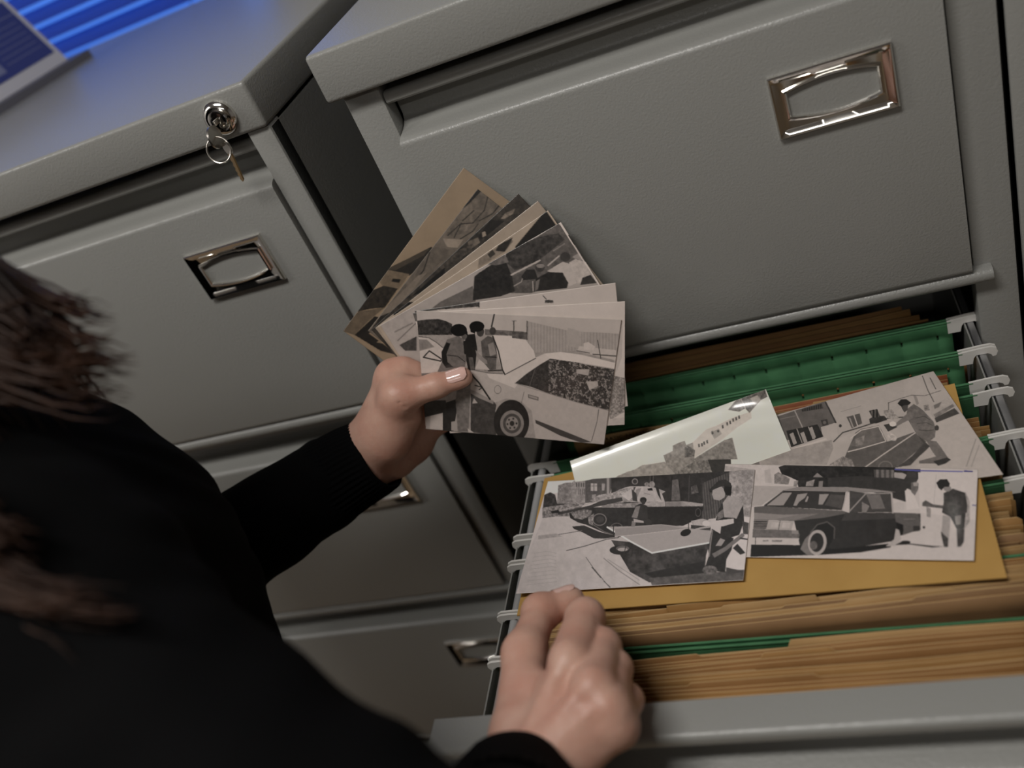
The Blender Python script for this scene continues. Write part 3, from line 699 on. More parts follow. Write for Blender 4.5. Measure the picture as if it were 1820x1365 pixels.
p.frame(780, 320, 5.46).poly([(730, 120), (780, 130), (870, 190), (780, 260), (640, 330), (640, 280)], 30, 20, 8).poly([(390, 540), (500, 390), (640, 400), (520, 500), (400, 590)], 14, 8).poly([(420, 510), (450, 500), (460, 540), (425, 560)], 96).poly([(280, 600), (380, 560), (400, 610), (300, 680)], 64, 24).poly([(0, 860), (180, 690), (330, 620), (300, 700), (60, 880)], 40, 26, 4).poly([(-260, 1130), (-60, 950), (60, 850), (60, 900), (-100, 1060)], 10, 5)
p.poly([(600, 380), (640, 330), (740, 280), (720, 330), (640, 380)], 76, 28, 3)
photo('dark photograph of shuttered house fronts in the back half of the fan', p, PA, PN, -.0246, M['photo'])
p = Pic(longq((654, 588), (849, 336), 195), .85, sep).fill(66, 12, 10)
p.frame(780, 320, 5.46).poly([(380, 90), (440, 95), (380, 170), (210, 300), (200, 290)], 16, 8).poly([(430, 95), (660, 195), (520, 340), (300, 480), (150, 560), (70, 540), (200, 330)], 64, 22, 9)
for a in (((90, 540), (210, 430), (330, 420)), ((150, 560), (220, 420)), ((200, 580), (330, 500), (380, 430)), ((330, 420), (440, 300), (480, 150)), ((230, 400), (340, 300)), ((600, 230), (520, 330), (390, 400))): p.line(a, 28, 11)
p.poly([(170, 575), (240, 580), (180, 660), (80, 650), (40, 570)], 92, 8)
p.frame(600, 290, 3.9).poly([(600, 640), (680, 580), (780, 600), (760, 650), (560, 830), (530, 800)], 60, 14, 8).line([(640, 620), (600, 740), (520, 850)], 26, 9).poly([(210, 1165), (300, 1040), (560, 780), (620, 760), (420, 1000), (340, 1090)], 78, 8).poly([(230, 1160), (300, 1060), (400, 1020), (330, 1130)], 24, 16, 4)
photo('photograph of stacked sandbags near the back of the fan', p, PA, PN, -.0253, M['photo'])
p = Pic(longq((610, 588), (824, 298), 210), .85, (1.0, .86, .70)).fill(92, 4)
p.frame(600, 290, 3.9).poly([(340, 730), (380, 720), (650, 580), (700, 620), (500, 780), (330, 760)], 20, 8).poly([(345, 735), (360, 725), (640, 590), (600, 640), (400, 745)], 40, 6)
p.poly([(290, 820), (350, 740), (500, 770), (420, 880), (330, 870)], 70, 10).poly([(385, 800), (440, 805), (430, 830), (375, 822)], 14).poly([(200, 900), (320, 850), (420, 870), (330, 1000), (230, 1010), (140, 1030)], 26, 16, 6).poly([(35, 1163), (140, 1030), (330, 1000), (220, 1090), (120, 1190)], 62, 10).poly([(120, 1190), (260, 1060), (340, 1080), (220, 1180), (330, 1260), (420, 1330), (300, 1300)], 18, 10)
p.poly([(270, 1240), (400, 1180), (480, 1300), (420, 1360), (380, 1260)], 92, 34, 4)
p.frame(780, 320, 5.46).poly([(650, 160), (680, 120), (750, 130), (700, 190)], 40, 20, 4)
photo('sepia photograph of a house with a broad blank sky at the back of the fan', p, PA, PN, -.0260, M['photo'])

# --- photographs lying on the envelope
ZN = np.array([0, 0, 1.0])
def flat(z): return np.array([0, 0, z])
# building street scene, curled
p = Pic([(1013, 819.5), (1361, 692), (1406, 800), (1040, 930)], 1.1, (1.0, .95, .90)).fill(158, 3)
p.frame(1060, 700, 7.583)
p.poly([(280, 1110), (420, 1050), (520, 1020), (620, 960), (720, 950), (920, 915), (1070, 1060), (1060, 1200), (200, 1200)], 112, 22, 5)
p.poly([(905, 830), (1030, 770), (1030, 700), (1110, 660), (1190, 632), (1210, 690), (1300, 655), (1340, 1060), (1060, 1080), (940, 940)], 100, 28, 4)
p.poly([(1300, 655), (1480, 480), (1620, 430), (1820, 330), (2080, 240), (2090, 330), (1900, 450), (1700, 612), (1320, 862)], 140, 6)
for a, b in ((1380, 700), (1420, 690), (1450, 670), (1490, 650), (1560, 530), (1640, 510), (1700, 450), (1760, 410), (1800, 390), (1840, 360), (1880, 340), (1920, 320)): p.poly([(a - 12, b - 22), (a + 10, b - 30), (a + 16, b + 14), (a - 6, b + 22)], 50)
p.poly([(1540, 520), (1650, 470), (1690, 540), (1590, 610)], 110, 10).ell((1565, 530), 14, 18, 45).ell((1640, 505), 16, 18, 45)
p.poly([(1190, 720), (1230, 700), (1330, 760), (1320, 840), (1190, 860)], 70, 34, 3)
p.poly([(1320, 870), (1720, 625), (1830, 590), (1900, 880), (1500, 890), (1340, 960)], 92, 28, 4).poly([(1060, 1060), (1340, 900), (1520, 890), (1600, 1080), (1060, 1120)], 84, 40, 3)
p.poly([(1500, 885), (1810, 880), (1820, 1060), (1560, 1060)], 36, 10)
p.frame(1270, 650, 6.823).poly([(160, 540), (250, 430), (310, 388), (460, 320), (600, 262), (640, 380), (560, 420), (420, 575), (370, 520), (300, 560)], 70, 40, 3).poly([(430, 400), (520, 360), (560, 420), (480, 480)], 110, 20).line([(310, 385), (375, 525)], 120, 8)
def curl(U, V): return .006 * np.clip((U - .80) / .20, 0, 1) ** 2 * np.clip(1 - V, 0, 1) + .0012 + .0115 * np.clip((.62 - V) / .62, 0, 1) ** 2
photo('glossy photograph of hillside apartment blocks with a curled corner beside the green folders', p, flat(ZE + .0006), ZN, 0, M['photo_gloss'], curl)
# man leaning on a car
p = Pic([(1277, 766), (1659, 659.5), (1783, 843), (1318, 905)], 1.15, (1.0, .94, .90)).fill(126, 6)
p.frame(1270, 650, 6.823)
p.poly([(40, 760), (440, 690), (560, 1200), (180, 1250)], 80, 14, 12).line([(440, 690), (555, 1195)], 48, 10).ell((290, 790), 10, 10, 150).ell((185, 890), 14, 40, 118)
p.poly([(445, 690), (560, 640), (740, 625), (960, 550), (1350, 430), (1475, 690), (1290, 745), (1310, 860), (720, 920), (620, 830)], 68, 9, 12)
p.poly([(1350, 440), (1774, 300), (2300, 150), (2300, 500), (1774, 770), (1500, 880), (1480, 700)], 124, 4).line([(1350, 450), (1470, 690)], 40, 20)
p.poly([(870, 790), (1250, 712), (1322, 860), (930, 990)], 26, 8)
for a, b in ((930, 870), (1060, 860), (1160, 800)): p.poly([(a - 20, b - 40), (a + 24, b - 60), (a + 70, b + 70), (a + 30, b + 90)], 112, 6)
p.line([(1000, 770), (1060, 930)], 108, 12).line([(1140, 745), (1210, 885)], 108, 12)
p.poly([(920, 1012), (1350, 878), (1362, 896), (945, 1030)], 140)
p.poly([(1600, 622), (1760, 580), (1790, 700), (1665, 762)], 62, 8).line([(1690, 600), (1735, 730)], 135, 12).line([(1640, 640), (1680, 745)], 110, 16)
p.poly([(1288, 662), (1368, 648), (1382, 722), (1310, 735)], 42, 8).ell((1335, 690), 20, 20, 75).ell((1525, 730), 18, 20, 40)
p.poly([(550, 1200), (480, 920), (720, 920), (940, 1010), (1420, 900), (1440, 1000), (1360, 1200)], 110, 14, 10).line([(500, 690), (620, 840), (720, 960)], 98, 7).poly([(640, 830), (720, 930), (690, 950)], 48)
p.poly([(1050, 530), (1305, 460), (1318, 520), (1062, 560)], 38, 10, stripes=(14, 1, 0, 4)).line([(975, 550), (1065, 745)], 112, 14).line([(560, 700), (980, 610)], 90, 8)
p.line([(1530, 560), (1774, 490)], 100, 6)
p.frame(1530, 640, 6.204)
p.poly([(760, 600), (1000, 500), (1700, 1250), (1270, 1400), (300, 1300), (640, 1150), (840, 1000)], 130, 5)
p.poly([(-250, 1240), (-140, 980), (-60, 800), (0, 760), (200, 720), (270, 860), (290, 900), (430, 850), (600, 790), (720, 900), (640, 1000), (420, 1200)], 64, 9)
p.poly([(-120, 940), (-40, 830), (0, 775), (190, 735), (262, 890), (0, 965)], 74, 14, 8).line([(-110, 860), (0, 775), (195, 730), (275, 895), (0, 975), (-140, 1010)], 140, 11).poly([(-60, 870), (40, 830), (30, 930), (-60, 950)], 92, 26, 5)
p.line([(-300, 900), (-200, 800), (0, 740), (300, 640), (470, 630)], 52, 14)
p.line([(40, 1185), (230, 1050), (600, 800)], 138, 12).line([(420, 1180), (650, 985)], 112, 22).ell((270, 1180), 80, 70, 84, inner=.85)
p.poly([(-420, 1240), (-330, 1140), (-200, 1060), (-100, 1100), (-40, 1240)], 96, 40, 4)
p.poly([(90, 650), (140, 620), (260, 615), (290, 660), (170, 700), (100, 700)], 34, 16).poly([(85, 560), (180, 540), (215, 625), (130, 640)], 44, 20, stripes=(20, 1, 0, 6))
p.poly([(230, 560), (340, 545), (420, 640), (350, 660), (300, 640)], 110, 40, 3).poly([(280, 800), (330, 790), (400, 860), (380, 890), (300, 880)], 130, 26, 4).poly([(250, 715), (360, 690), (400, 740), (300, 790)], 40, 10)
p.poly([(780, 510), (960, 410), (1075, 560), (830, 690), (770, 600)], 122, 10).poly([(800, 600), (1010, 485), (1030, 510), (820, 640)], 90, 20).poly([(810, 640), (1030, 530), (1085, 590), (830, 690)], 50, 8).poly([(800, 500), (890, 460), (860, 520), (810, 540)], 80)
p.line([(678, 180), (735, 330), (803, 462)], 55, 10).line([(762, 200), (825, 322)], 55, 10).line([(300, 475), (420, 430), (560, 388), (700, 395), (880, 338)], 62, 6).line([(305, 470), (305, 550)], 50, 8).poly([(575, 390), (610, 395), (640, 480), (615, 500)], 100)
p.poly([(690, 500), (740, 490), (760, 555), (700, 560)], 90, 40, 3)
p.poly([(625, 830), (760, 950), (700, 1010), (640, 1062), (545, 1160), (400, 1178), (560, 1060), (690, 920)], 48, 10).poly([(640, 1110), (830, 1060), (870, 1140), (640, 1140)], 78, 8)
p.poly([(715, 880), (830, 895), (880, 960), (965, 1085), (860, 1112), (780, 1000)], 80, 14, 6)
p.poly([(510, 540), (580, 485), (640, 520), (690, 560), (800, 680), (825, 760), (815, 850), (740, 905), (620, 830), (560, 730), (530, 680), (500, 620)], 78, 16, 5)
p.line([(600, 640), (700, 620), (760, 660)], 52, 9).line([(620, 700), (720, 690), (790, 720)], 56, 8).line([(640, 770), (740, 780), (800, 770)], 48, 8)
p.poly([(375, 705), (480, 615), (540, 565), (575, 640), (470, 690), (390, 735)], 84, 8).ell((352, 705), 38, 28, 150).poly([(435, 500), (520, 495), (515, 550), (480, 580), (455, 540)], 52, 8)
p.poly([(402, 480), (440, 435), (500, 432), (552, 470), (530, 495), (470, 500), (450, 520)], 22, 6).ell((835, 748), 24, 30, 45)
p.poly([(795, 1115), (950, 1072), (992, 1098), (930, 1140), (850, 1165)], 34, 8).line([(1265, 870), (1160, 1170)], 92, 9).line([(1300, 940), (1215, 1170)], 105, 9)
photo('photograph of a man leaning over a car, lying near the right rail', p, flat(ZE + .0010), ZN, 0, M['photo'], lambda U, V: .0006 + .0035 * np.clip(V - .1, 0, 1) * np.clip((U - .8) / .2, 0, 1) * 0)
# dark sedan
p = Pic([(1289, 824.5), (1738, 834), (1731, 996), (1267, 989)], 1.15, (1.0, .945, .92)).fill(140, 3)
p.frame(1290, 810, 6.825)
p.poly([(-40, 90), (660, 120), (600, 240), (580, 350), (-40, 360)], 140, 8).poly([(470, 180), (540, 160), (560, 330), (480, 330)], 128, 6).poly([(590, 230), (640, 200), (780, 280), (760, 350), (590, 340)], 92, 34, 5)
p.poly([(640, 140), (720, 112), (1638, 130), (2360, 150), (2360, 280), (1638, 260), (1400, 400), (880, 380), (860, 300), (780, 262), (680, 225)], 22, 18, 6).poly([(1060, 260), (1110, 210), (1180, 265)], 96).poly([(830, 310), (880, 300), (860, 380), (820, 380)], 100, 20).poly([(980, 320), (1080, 290), (1060, 370), (970, 370)], 100, 30).poly([(1130, 310), (1180, 310), (1175, 380), (1125, 380)], 92)
p.poly([(1240, 270), (1638, 250), (2340, 270), (2180, 560), (1638, 400), (1240, 390)], 34, 8)
p.poly([(340, 365), (860, 375), (700, 420), (430, 605), (340, 610)], 122, 5)
p.poly([(-40, 120), (350, 170), (340, 620), (-40, 620)], 120, 20)
p.frame(1510, 810, 6.825)
p.poly([(290, 170), (540, 175), (530, 270), (300, 265)], 66, 12, stripes=(16, 1, 0, 9)).poly([(540, 205), (640, 210), (690, 235), (660, 285), (540, 265)], 118, 6).poly([(690, 200), (820, 200), (810, 320), (740, 330), (690, 260)], 40, 10)
p.poly([(830, 205), (1560, 195), (1550, 780), (850, 700)], 146, 4).line([(1050, 230), (1020, 580)], 132, 8)
p.poly([(520, 590), (590, 560), (670, 575), (660, 660), (540, 660)], 136, 4)
p.poly([(560, 960), (850, 900), (860, 690), (1560, 780), (1560, 1290), (-1700, 1290), (-1650, 1180), (0, 1100)], 140, 4)
p.poly([(670, 430), (700, 400), (745, 420), (800, 520), (845, 640), (690, 655)], 148, 5).poly([(745, 330), (800, 315), (835, 340), (830, 410), (790, 485), (745, 440)], 76, 16, 5).poly([(770, 330), (830, 325), (825, 370), (775, 370)], 112, 8)
p.frame(1290, 810, 6.825)
p.poly([(690, 420), (860, 380), (1480, 382), (1800, 410), (2060, 440), (1638, 450), (1460, 442)], 96, 5)
p.poly([(465, 607), (700, 424), (1455, 440), (1415, 662), (470, 612)], 34, 6).poly([(500, 602), (690, 452), (803, 448), (700, 602)], 108).poly([(820, 606), (870, 470), (992, 455), (960, 510), (890, 560), (860, 606)], 108).poly([(960, 560), (990, 490), (1005, 500), (985, 560)], 112).poly([(1125, 592), (1135, 468), (1252, 465), (1175, 592)], 108).poly([(1200, 600), (1270, 470), (1440, 480), (1400, 640)], 54, 8)
p.line([(1472, 438), (1412, 665)], 128, 14).line([(470, 600), (700, 424)], 70, 8)
p.poly([(345, 620), (470, 610), (1420, 668), (1520, 700), (1200, 760), (850, 792), (345, 772)], 66, 5).poly([(345, 690), (700, 715), (1130, 702), (830, 782), (345, 772)], 98, 5).poly([(600, 770), (900, 712), (1130, 702), (830, 785)], 86, 5)
p.poly([(830, 790), (1200, 750), (1500, 692), (2060, 700), (2360, 700), (2360, 900), (2140, 950), (2060, 1030), (1638, 1100), (1220, 1170), (900, 1090)], 27, 5)
p.poly([(1450, 690), (2100, 690), (2100, 760), (1400, 790)], 42, 5)
p.poly([(310, 1075), (920, 1080), (1300, 1130), (2000, 1060), (2000, 1110), (1638, 1170), (1150, 1200), (300, 1225)], 12, 4)
p.poly([(345, 768), (525, 770), (492, 885), (335, 880)], 84)
for k in range(4): p.line([(345, 800 + k * 26), (500, 800 + k * 26)], 22, 13)
p.poly([(520, 785), (828, 790), (795, 905), (490, 890)], 122, 6).line([(660, 790), (640, 895)], 70, 10).poly([(560, 805), (650, 808), (635, 870), (545, 868)], 132, 8).poly([(695, 808), (790, 810), (770, 875), (680, 872)], 132, 8)
p.poly([(330, 885), (870, 905), (900, 960), (880, 1000), (325, 990)], 74, 14, 5).poly([(800, 905), (880, 905), (885, 950), (800, 945)], 100)
p.poly([(318, 990), (895, 1000), (855, 1082), (315, 1070)], 138, 4).poly([(450, 1020), (520, 1018), (520, 1040), (450, 1040)], 96, 20).poly([(560, 1020), (690, 1022), (680, 1045), (560, 1042)], 92, 30, 3).line([(365, 990), (360, 1072)], 60, 10)
p.poly([(1030, 930), (1120, 840), (1230, 815), (1310, 880), (1300, 1010), (1240, 1120), (1220, 1000), (1180, 900)], 14).line([(1030, 930), (1110, 835), (1230, 800), (1320, 870), (1315, 1000)], 60, 14)
p.poly([(905, 1130), (960, 1010), (1060, 910), (1130, 905), (1050, 1200), (980, 1195)], 84, 6).ell((1110, 1050), 112, 152, 122, 5, rot=.12).ell((1105, 1050), 82, 116, 24, 6, rot=.12).ell((1065, 1085), 46, 52, 70, 18)
p.frame(1510, 810, 6.825)
p.poly([(0, 425), (190, 455), (505, 455), (525, 685), (0, 690)], 46, 8).poly([(205, 475), (370, 475), (430, 640), (270, 650)], 78, 8).line([(0, 672), (190, 468)], 108, 14).line([(185, 465), (500, 455)], 106, 12).line([(508, 455), (525, 690)], 122, 20).line([(0, 400), (500, 445)], 100, 12).poly([(150, 560), (240, 610), (200, 690), (150, 690)], 92, 14)
p.poly([(545, 690), (835, 700), (862, 890), (640, 965), (655, 840), (560, 800)], 64, 8).poly([(770, 850), (855, 850), (850, 910), (770, 920)], 34).line([(660, 770), (790, 765)], 84, 10).poly([(560, 815), (640, 830), (655, 900), (640, 965), (600, 960)], 10)
p.poly([(440, 1095), (540, 1010), (560, 885), (600, 900), (625, 1010), (560, 1092)], 124, 5).ell((900, 868), 16, 16, 30)
p.poly([(550, 1082), (640, 1030), (740, 1062), (1000, 1090), (1150, 1098), (1000, 1112), (730, 1075)], 26).ell((680, 1045), 60, 18, 18)
p.poly([(1400, 430), (1455, 560), (1455, 800), (1395, 880), (1415, 700)], 112, 30, 5)
p.poly([(1128, 720), (1225, 740), (1205, 960), (1195, 1105), (1140, 1105), (1110, 960)], 112, 8).poly([(1105, 915), (1150, 960), (1195, 1000), (1190, 1105), (1145, 1105), (1112, 980)], 46, 18, 4)
p.poly([(1215, 735), (1410, 680), (1390, 880), (1300, 900)], 30, 10).poly([(1295, 880), (1392, 885), (1385, 1040), (1350, 1100), (1305, 1105)], 44, 18, 4).poly([(1270, 720), (1350, 710), (1345, 830), (1290, 840)], 84, 10)
p.poly([(880, 570), (920, 540), (1010, 590), (1140, 605), (1135, 642), (880, 612)], 66, 14, 4).poly([(930, 620), (985, 640), (980, 750), (935, 740)], 104, 22, 4)
p.poly([(1138, 455), (1250, 400), (1400, 450), (1425, 600), (1420, 690), (1340, 722), (1220, 742), (1118, 690), (1140, 560)], 40, 16, 5)
p.ell((1185, 400), 46, 36, 96, 6).poly([(1048, 330), (1095, 288), (1180, 286), (1215, 340), (1205, 378), (1150, 380), (1112, 422), (1075, 390)], 18, 5)
p.line([(550, 168), (850, 185), (1370, 195)], (62, 62, 112), 14).line([(560, 150), (1330, 165)], 150, 12).line([(1390, 190), (1485, 193)], (28, 26, 84), 18).line([(1490, 600), (1545, 605)], (45, 42, 90), 12)
photo('photograph of a dark sedan and soldiers with a blue pen line along its top', p, flat(ZE + .0016), ZN, 0, M['photo'], lambda U, V: 0 * U + .0006)
# tank and table tennis
p = Pic([(974, 855.5), (1342, 835), (1321, 1031), (917, 1055)], 1.25, (1.0, .95, .935)).fill(140, 3)
p.frame(915, 825, 5.686)
p.poly([(200, 140), (640, 130), (570, 270), (440, 290), (300, 310)], 156, 3)
p.poly([(440, 215), (510, 190), (570, 185), (590, 420), (425, 440)], 92, 34, 3).poly([(565, 200), (610, 160), (715, 150), (715, 405), (590, 425)], 104, 26, 3)
for k in range(4): p.poly([(620 + k * 24, 190), (630 + k * 24, 187), (630 + k * 24, 230), (620 + k * 24, 232)], 50).poly([(645 + k * 18, 250), (652 + k * 18, 248), (652 + k * 18, 310), (645 + k * 18, 312)], 55)
p.poly([(712, 145), (1000, 120), (960, 320), (800, 385), (712, 395)], 62, 14, 3).poly([(768, 195), (832, 198), (832, 272), (768, 272)], 128).line([(800, 198), (800, 272)], 50, 7).line([(768, 222), (832, 222)], 60, 5).poly([(880, 198), (912, 198), (905, 268), (880, 268)], 112, 10).poly([(780, 310), (820, 305), (815, 340), (780, 350)], 110, 10).poly([(930, 140), (955, 135), (955, 300), (930, 300)], 110)
p.poly([(300, 310), (360, 285), (410, 310), (430, 400), (560, 400), (560, 440), (280, 480)], 40, 24, 4).poly([(280, 440), (600, 395), (720, 390), (570, 535), (280, 545)], 88, 54, 2.5)
p.poly([(285, 545), (420, 530), (560, 528), (760, 660), (1250, 650), (1260, 1400), (-40, 1330)], 134, 8, 10)
p.frame(1120, 825, 5.935)
p.poly([(-200, 130), (0, 125), (640, 60), (1060, 70), (1060, 430), (770, 620), (-200, 560)], 34, 12, 6).poly([(440, 170), (505, 160), (530, 385), (430, 385)], 72, 20, 5).line([(440, 130), (430, 390)], 16, 7).poly([(640, 240), (700, 220), (720, 300), (640, 320)], 64, 34, 4).line([(625, 120), (615, 390)], 60, 5)
p.poly([(765, 200), (1060, 80), (1060, 330), (960, 420), (900, 570), (755, 590)], 54, 10, 6, (9, 1, -.1, 4.5)).poly([(1045, 78), (1330, 50), (1310, 570), (1190, 550), (1070, 330), (1040, 330)], 112, 36, 5)
p.poly([(1010, 870), (1200, 560), (1310, 560), (1290, 900), (1210, 1115), (1010, 1090)], 148, 4)
p.line([(210, 120), (210, 200)], 90, 3).line([(245, 120), (240, 200)], 90, 3)
p.poly([(-200, 310), (-60, 250), (0, 235), (180, 235), (290, 255), (330, 300), (365, 398), (60, 400), (-200, 400)], 128, 14, 6).poly([(-30, 260), (60, 240), (0, 390), (-40, 390)], 44, 8).poly([(60, 270), (120, 250), (80, 340), (60, 390)], 100, 12).poly([(180, 260), (230, 250), (240, 280), (190, 280)], 20).line([(150, 310), (210, 320)], 80, 6)
p.ell((230, 215), 30, 32, 100, 24, 3).ell((175, 215), 24, 22, 96, 30, 3).poly([(270, 250), (370, 290), (340, 310), (290, 290)], 118, 10).poly([(260, 230), (300, 250), (330, 390), (290, 320)], 30, 10).ell((50, 185), 32, 32, 96, 14).ell((50, 185), 23, 23, 40)
p.poly([(-220, 430), (100, 405), (560, 392), (770, 418), (765, 450), (0, 458), (-220, 460)], 116, 22, 4).line([(0, 455), (765, 448)], 26, 8).line([(375, 400), (375, 450)], 40, 6).poly([(380, 402), (540, 398), (540, 445), (380, 448)], 92, 10)
p.poly([(-320, 460), (770, 455), (750, 560), (560, 650), (-320, 660)], 20, 10, 6).ell((715, 510), 30, 46, 58, 8, inner=.8)
p.frame(915, 825, 5.686)
p.poly([(760, 370), (850, 312), (1000, 290), (1060, 255), (1200, 235), (1190, 380), (1000, 395), (800, 385)], 112, 54, 3.5).poly([(1080, 320), (1190, 240), (1200, 330), (1150, 370)], 136, 8).poly([(1180, 250), (1230, 300), (1240, 380), (1190, 370)], 40, 8)
p.poly([(550, 500), (690, 440), (900, 435), (1260, 435), (1260, 700), (1060, 735), (900, 690), (720, 612), (640, 590), (560, 545)], 24, 12, 5).poly([(570, 495), (680, 450), (780, 470), (770, 520), (680, 560), (600, 545)], 84, 56, 3).poly([(860, 400), (1260, 395), (1260, 440), (880, 440)], 100, 34, 4)
p.ell((857, 560), 74, 66, 22).ell((857, 560), 72, 62, 84, 8, inner=.86).ell((862, 560), 40, 34, 40, 10).ell((1030, 642), 62, 48, 72, inner=.88).poly([(740, 540), (800, 500), (790, 620), (750, 600)], 96, 50, 3).line([(760, 590), (900, 680), (1050, 735)], 74, 8)
p.poly([(430, 488), (560, 462), (760, 418), (880, 368), (1085, 335), (1090, 375), (890, 418), (640, 470), (440, 515)], 38, 8).line([(450, 470), (740, 405), (880, 366)], 120, 7).poly([(360, 478), (440, 460), (460, 490), (380, 498)], 22)
p.poly([(580, 630), (700, 618), (860, 685), (1060, 732), (910, 752), (800, 750), (690, 692), (600, 655)], 26, 6)
p.line([(420, 715), (680, 672)], 66, 7).line([(525, 872), (700, 830), (930, 758), (1050, 742)], 62, 9).line([(720, 940), (790, 1040), (960, 1245)], 72, 7).line([(780, 1040), (870, 1145)], 60, 10).line([(900, 1180), (965, 1240)], 66, 9).line([(900, 950), (1060, 1080), (1260, 1215)], 96, 9).line([(940, 960), (1260, 1170)], 104, 6)
p.poly([(240, 720), (420, 700), (480, 730), (240, 760)], 112, 14)
for k in range(9): p.line([(200 - 10 * k, 900 + 40 * k), (330 + 12 * k, 880 + 38 * k), (420, 900 + 36 * k)], 118, 4)
p.frame(1120, 825, 5.935)
p.poly([(-200, 800), (0, 820), (230, 930), (840, 825), (800, 960), (780, 1200), (200, 1245), (0, 1135), (-140, 900)], 40, 34, 14).poly([(150, 1150), (780, 1020), (780, 1180), (240, 1200)], 24, 10).poly([(200, 1200), (1200, 1110), (1190, 1220), (230, 1275)], 60, 20, 6)
p.poly([(-240, 660), (0, 655), (330, 635), (850, 690), (842, 828), (230, 937), (0, 812)], 118, 4).line([(-240, 665), (0, 812), (230, 935), (840, 826)], 158, 17).poly([(-160, 680), (0, 668), (330, 640), (580, 680), (0, 750), (-160, 760)], 104, 4).line([(-160, 762), (0, 750), (580, 682)], 140, 5).line([(-175, 640), (-175, 745)], 30, 10).line([(615, 620), (615, 690)], 40, 10).poly([(640, 640), (850, 655), (846, 700), (640, 680)], 40, 14)
p.poly([(640, 600), (760, 575), (860, 600), (850, 640), (660, 640)], 124, 14)
p.frame(915, 825, 5.686)
p.ell((1060, 868), 102, 46, 20, 6).ell((1090, 850), 66, 26, 72, 8).ell((1090, 862), 50, 18, 118, 8).line([(1130, 800), (1100, 920)], 30, 9).line([(1200, 830), (1180, 930)], 30, 9)
p.frame(1120, 825, 5.935)
p.poly([(55, 440), (110, 415), (180, 440), (185, 600), (30, 660), (15, 560)], 30, 10).poly([(15, 560), (60, 450), (105, 440), (75, 570)], 92, 14, 4).poly([(20, 600), (60, 600), (50, 660), (10, 660)], 86, 10).poly([(35, 575), (140, 600), (145, 620), (40, 612)], 122).ell((138, 378), 36, 30, 18).ell((140, 400), 22, 26, 34, 8).ell((190, 610), 36, 30, 34)
p.poly([(860, 680), (960, 740), (1090, 780), (1070, 900), (1015, 1000), (1000, 1140), (780, 1110), (830, 960), (820, 900)], 26, 10).poly([(900, 860), (950, 780), (1000, 800), (960, 860)], 112, 8).line([(865, 700), (830, 970)], 90, 14)
p.poly([(1110, 575), (1190, 430), (1200, 600), (1150, 745), (1000, 795), (945, 770), (960, 650), (900, 600), (930, 480), (985, 400)], 28, 10).poly([(920, 520), (985, 470), (980, 560), (920, 590)], 84, 20, 4)
p.poly([(975, 410), (1030, 335), (1130, 350), (1185, 430), (1120, 575), (990, 565)], 116, 12, 6).line([(990, 565), (1100, 572)], 24, 10)
p.poly([(765, 615), (860, 600), (1090, 575), (1092, 622), (980, 655), (850, 655), (780, 645)], 140, 5).ell((800, 625), 40, 30, 146)
p.line([(640, 705), (740, 675), (840, 660)], 122, 18).ell((585, 722), 58, 36, 8, rot=-.35)
p.poly([(870, 275), (960, 235), (1005, 290), (995, 350), (940, 385), (880, 372), (862, 320)], 120, 8).poly([(1000, 225), (1072, 230), (1062, 330), (1005, 325), (985, 270)], 14, 5).poly([(835, 270), (880, 225), (930, 175), (1000, 162), (1060, 200), (1072, 245), (980, 232), (900, 258), (840, 290)], 32, 8).ell((848, 290), 12, 10, 20)
p.poly([(862, 945), (1000, 870), (1180, 725), (1208, 755), (1010, 912), (888, 985)], 82, 8).line([(1160, 780), (1280, 800)], 32, 16).poly([(1080, 885), (1130, 838), (1215, 935), (1160, 955)], 28).poly([(1180, 600), (1250, 620), (1240, 740), (1190, 740)], 50, 26, 4)
p.ell((840, 1115), 78, 46, 70, 40, 3.5).poly([(1010, 1085), (1210, 1130), (1010, 1165)], 48, 8)
photo('photograph of a tank and a soldier playing table tennis, lying nearest the right hand', p, flat(ZE + .0022), ZN, 0, M['photo'], lambda U, V: .0010 + .004 * np.clip((.25 - U) / .25, 0, 1) ** 2)

# ------------------------------------------------------------------ the person: smooth surfaces grown from a posed skeleton
def cap(a, b, ra, rb=None): return ('c', np.array(a, float), np.array(b, float), ra, ra if rb is None else rb)
def elp(c, r, ex=EX, ey=EY):
    ex = unit(ex); ey = np.array(ey, float); ey = unit(ey - ex * (ex @ ey)); return ('e', np.array(c, float), np.array(r, float), np.stack([ex, ey, np.cross(ex, ey)]))
def sdf1(p, X):
    if p[0] == 'c':
        _, a, b, ra, rb = p; d = b - a; L2 = d @ d + 1e-12
        w = X - a; t = np.clip((w @ d.astype(np.float32)) / L2, 0, 1)
        w = w - t[:, None] * d.astype(np.float32)
        return np.sqrt(np.einsum('ij,ij->i', w, w)) - (ra + (rb - ra) * t)
    _, c, r, Q = p
    w = (X - c.astype(np.float32)) @ Q.T.astype(np.float32)
    k0 = np.sqrt((((w / r.astype(np.float32)) ** 2)).sum(1)); k1 = np.sqrt(((w / (r * r).astype(np.float32)) ** 2).sum(1)) + 1e-9
    return k0 * (k0 - 1) / k1
def smin(a, b, k):
    h = np.maximum(k - np.abs(a - b), 0) / k; return np.minimum(a, b) - h * h * k * .25
def smooth_group(prims, k, X):
    d = None
    for p in prims:
        e = sdf1(p, X); d = e if d is None else smin(d, e, k)
    return d
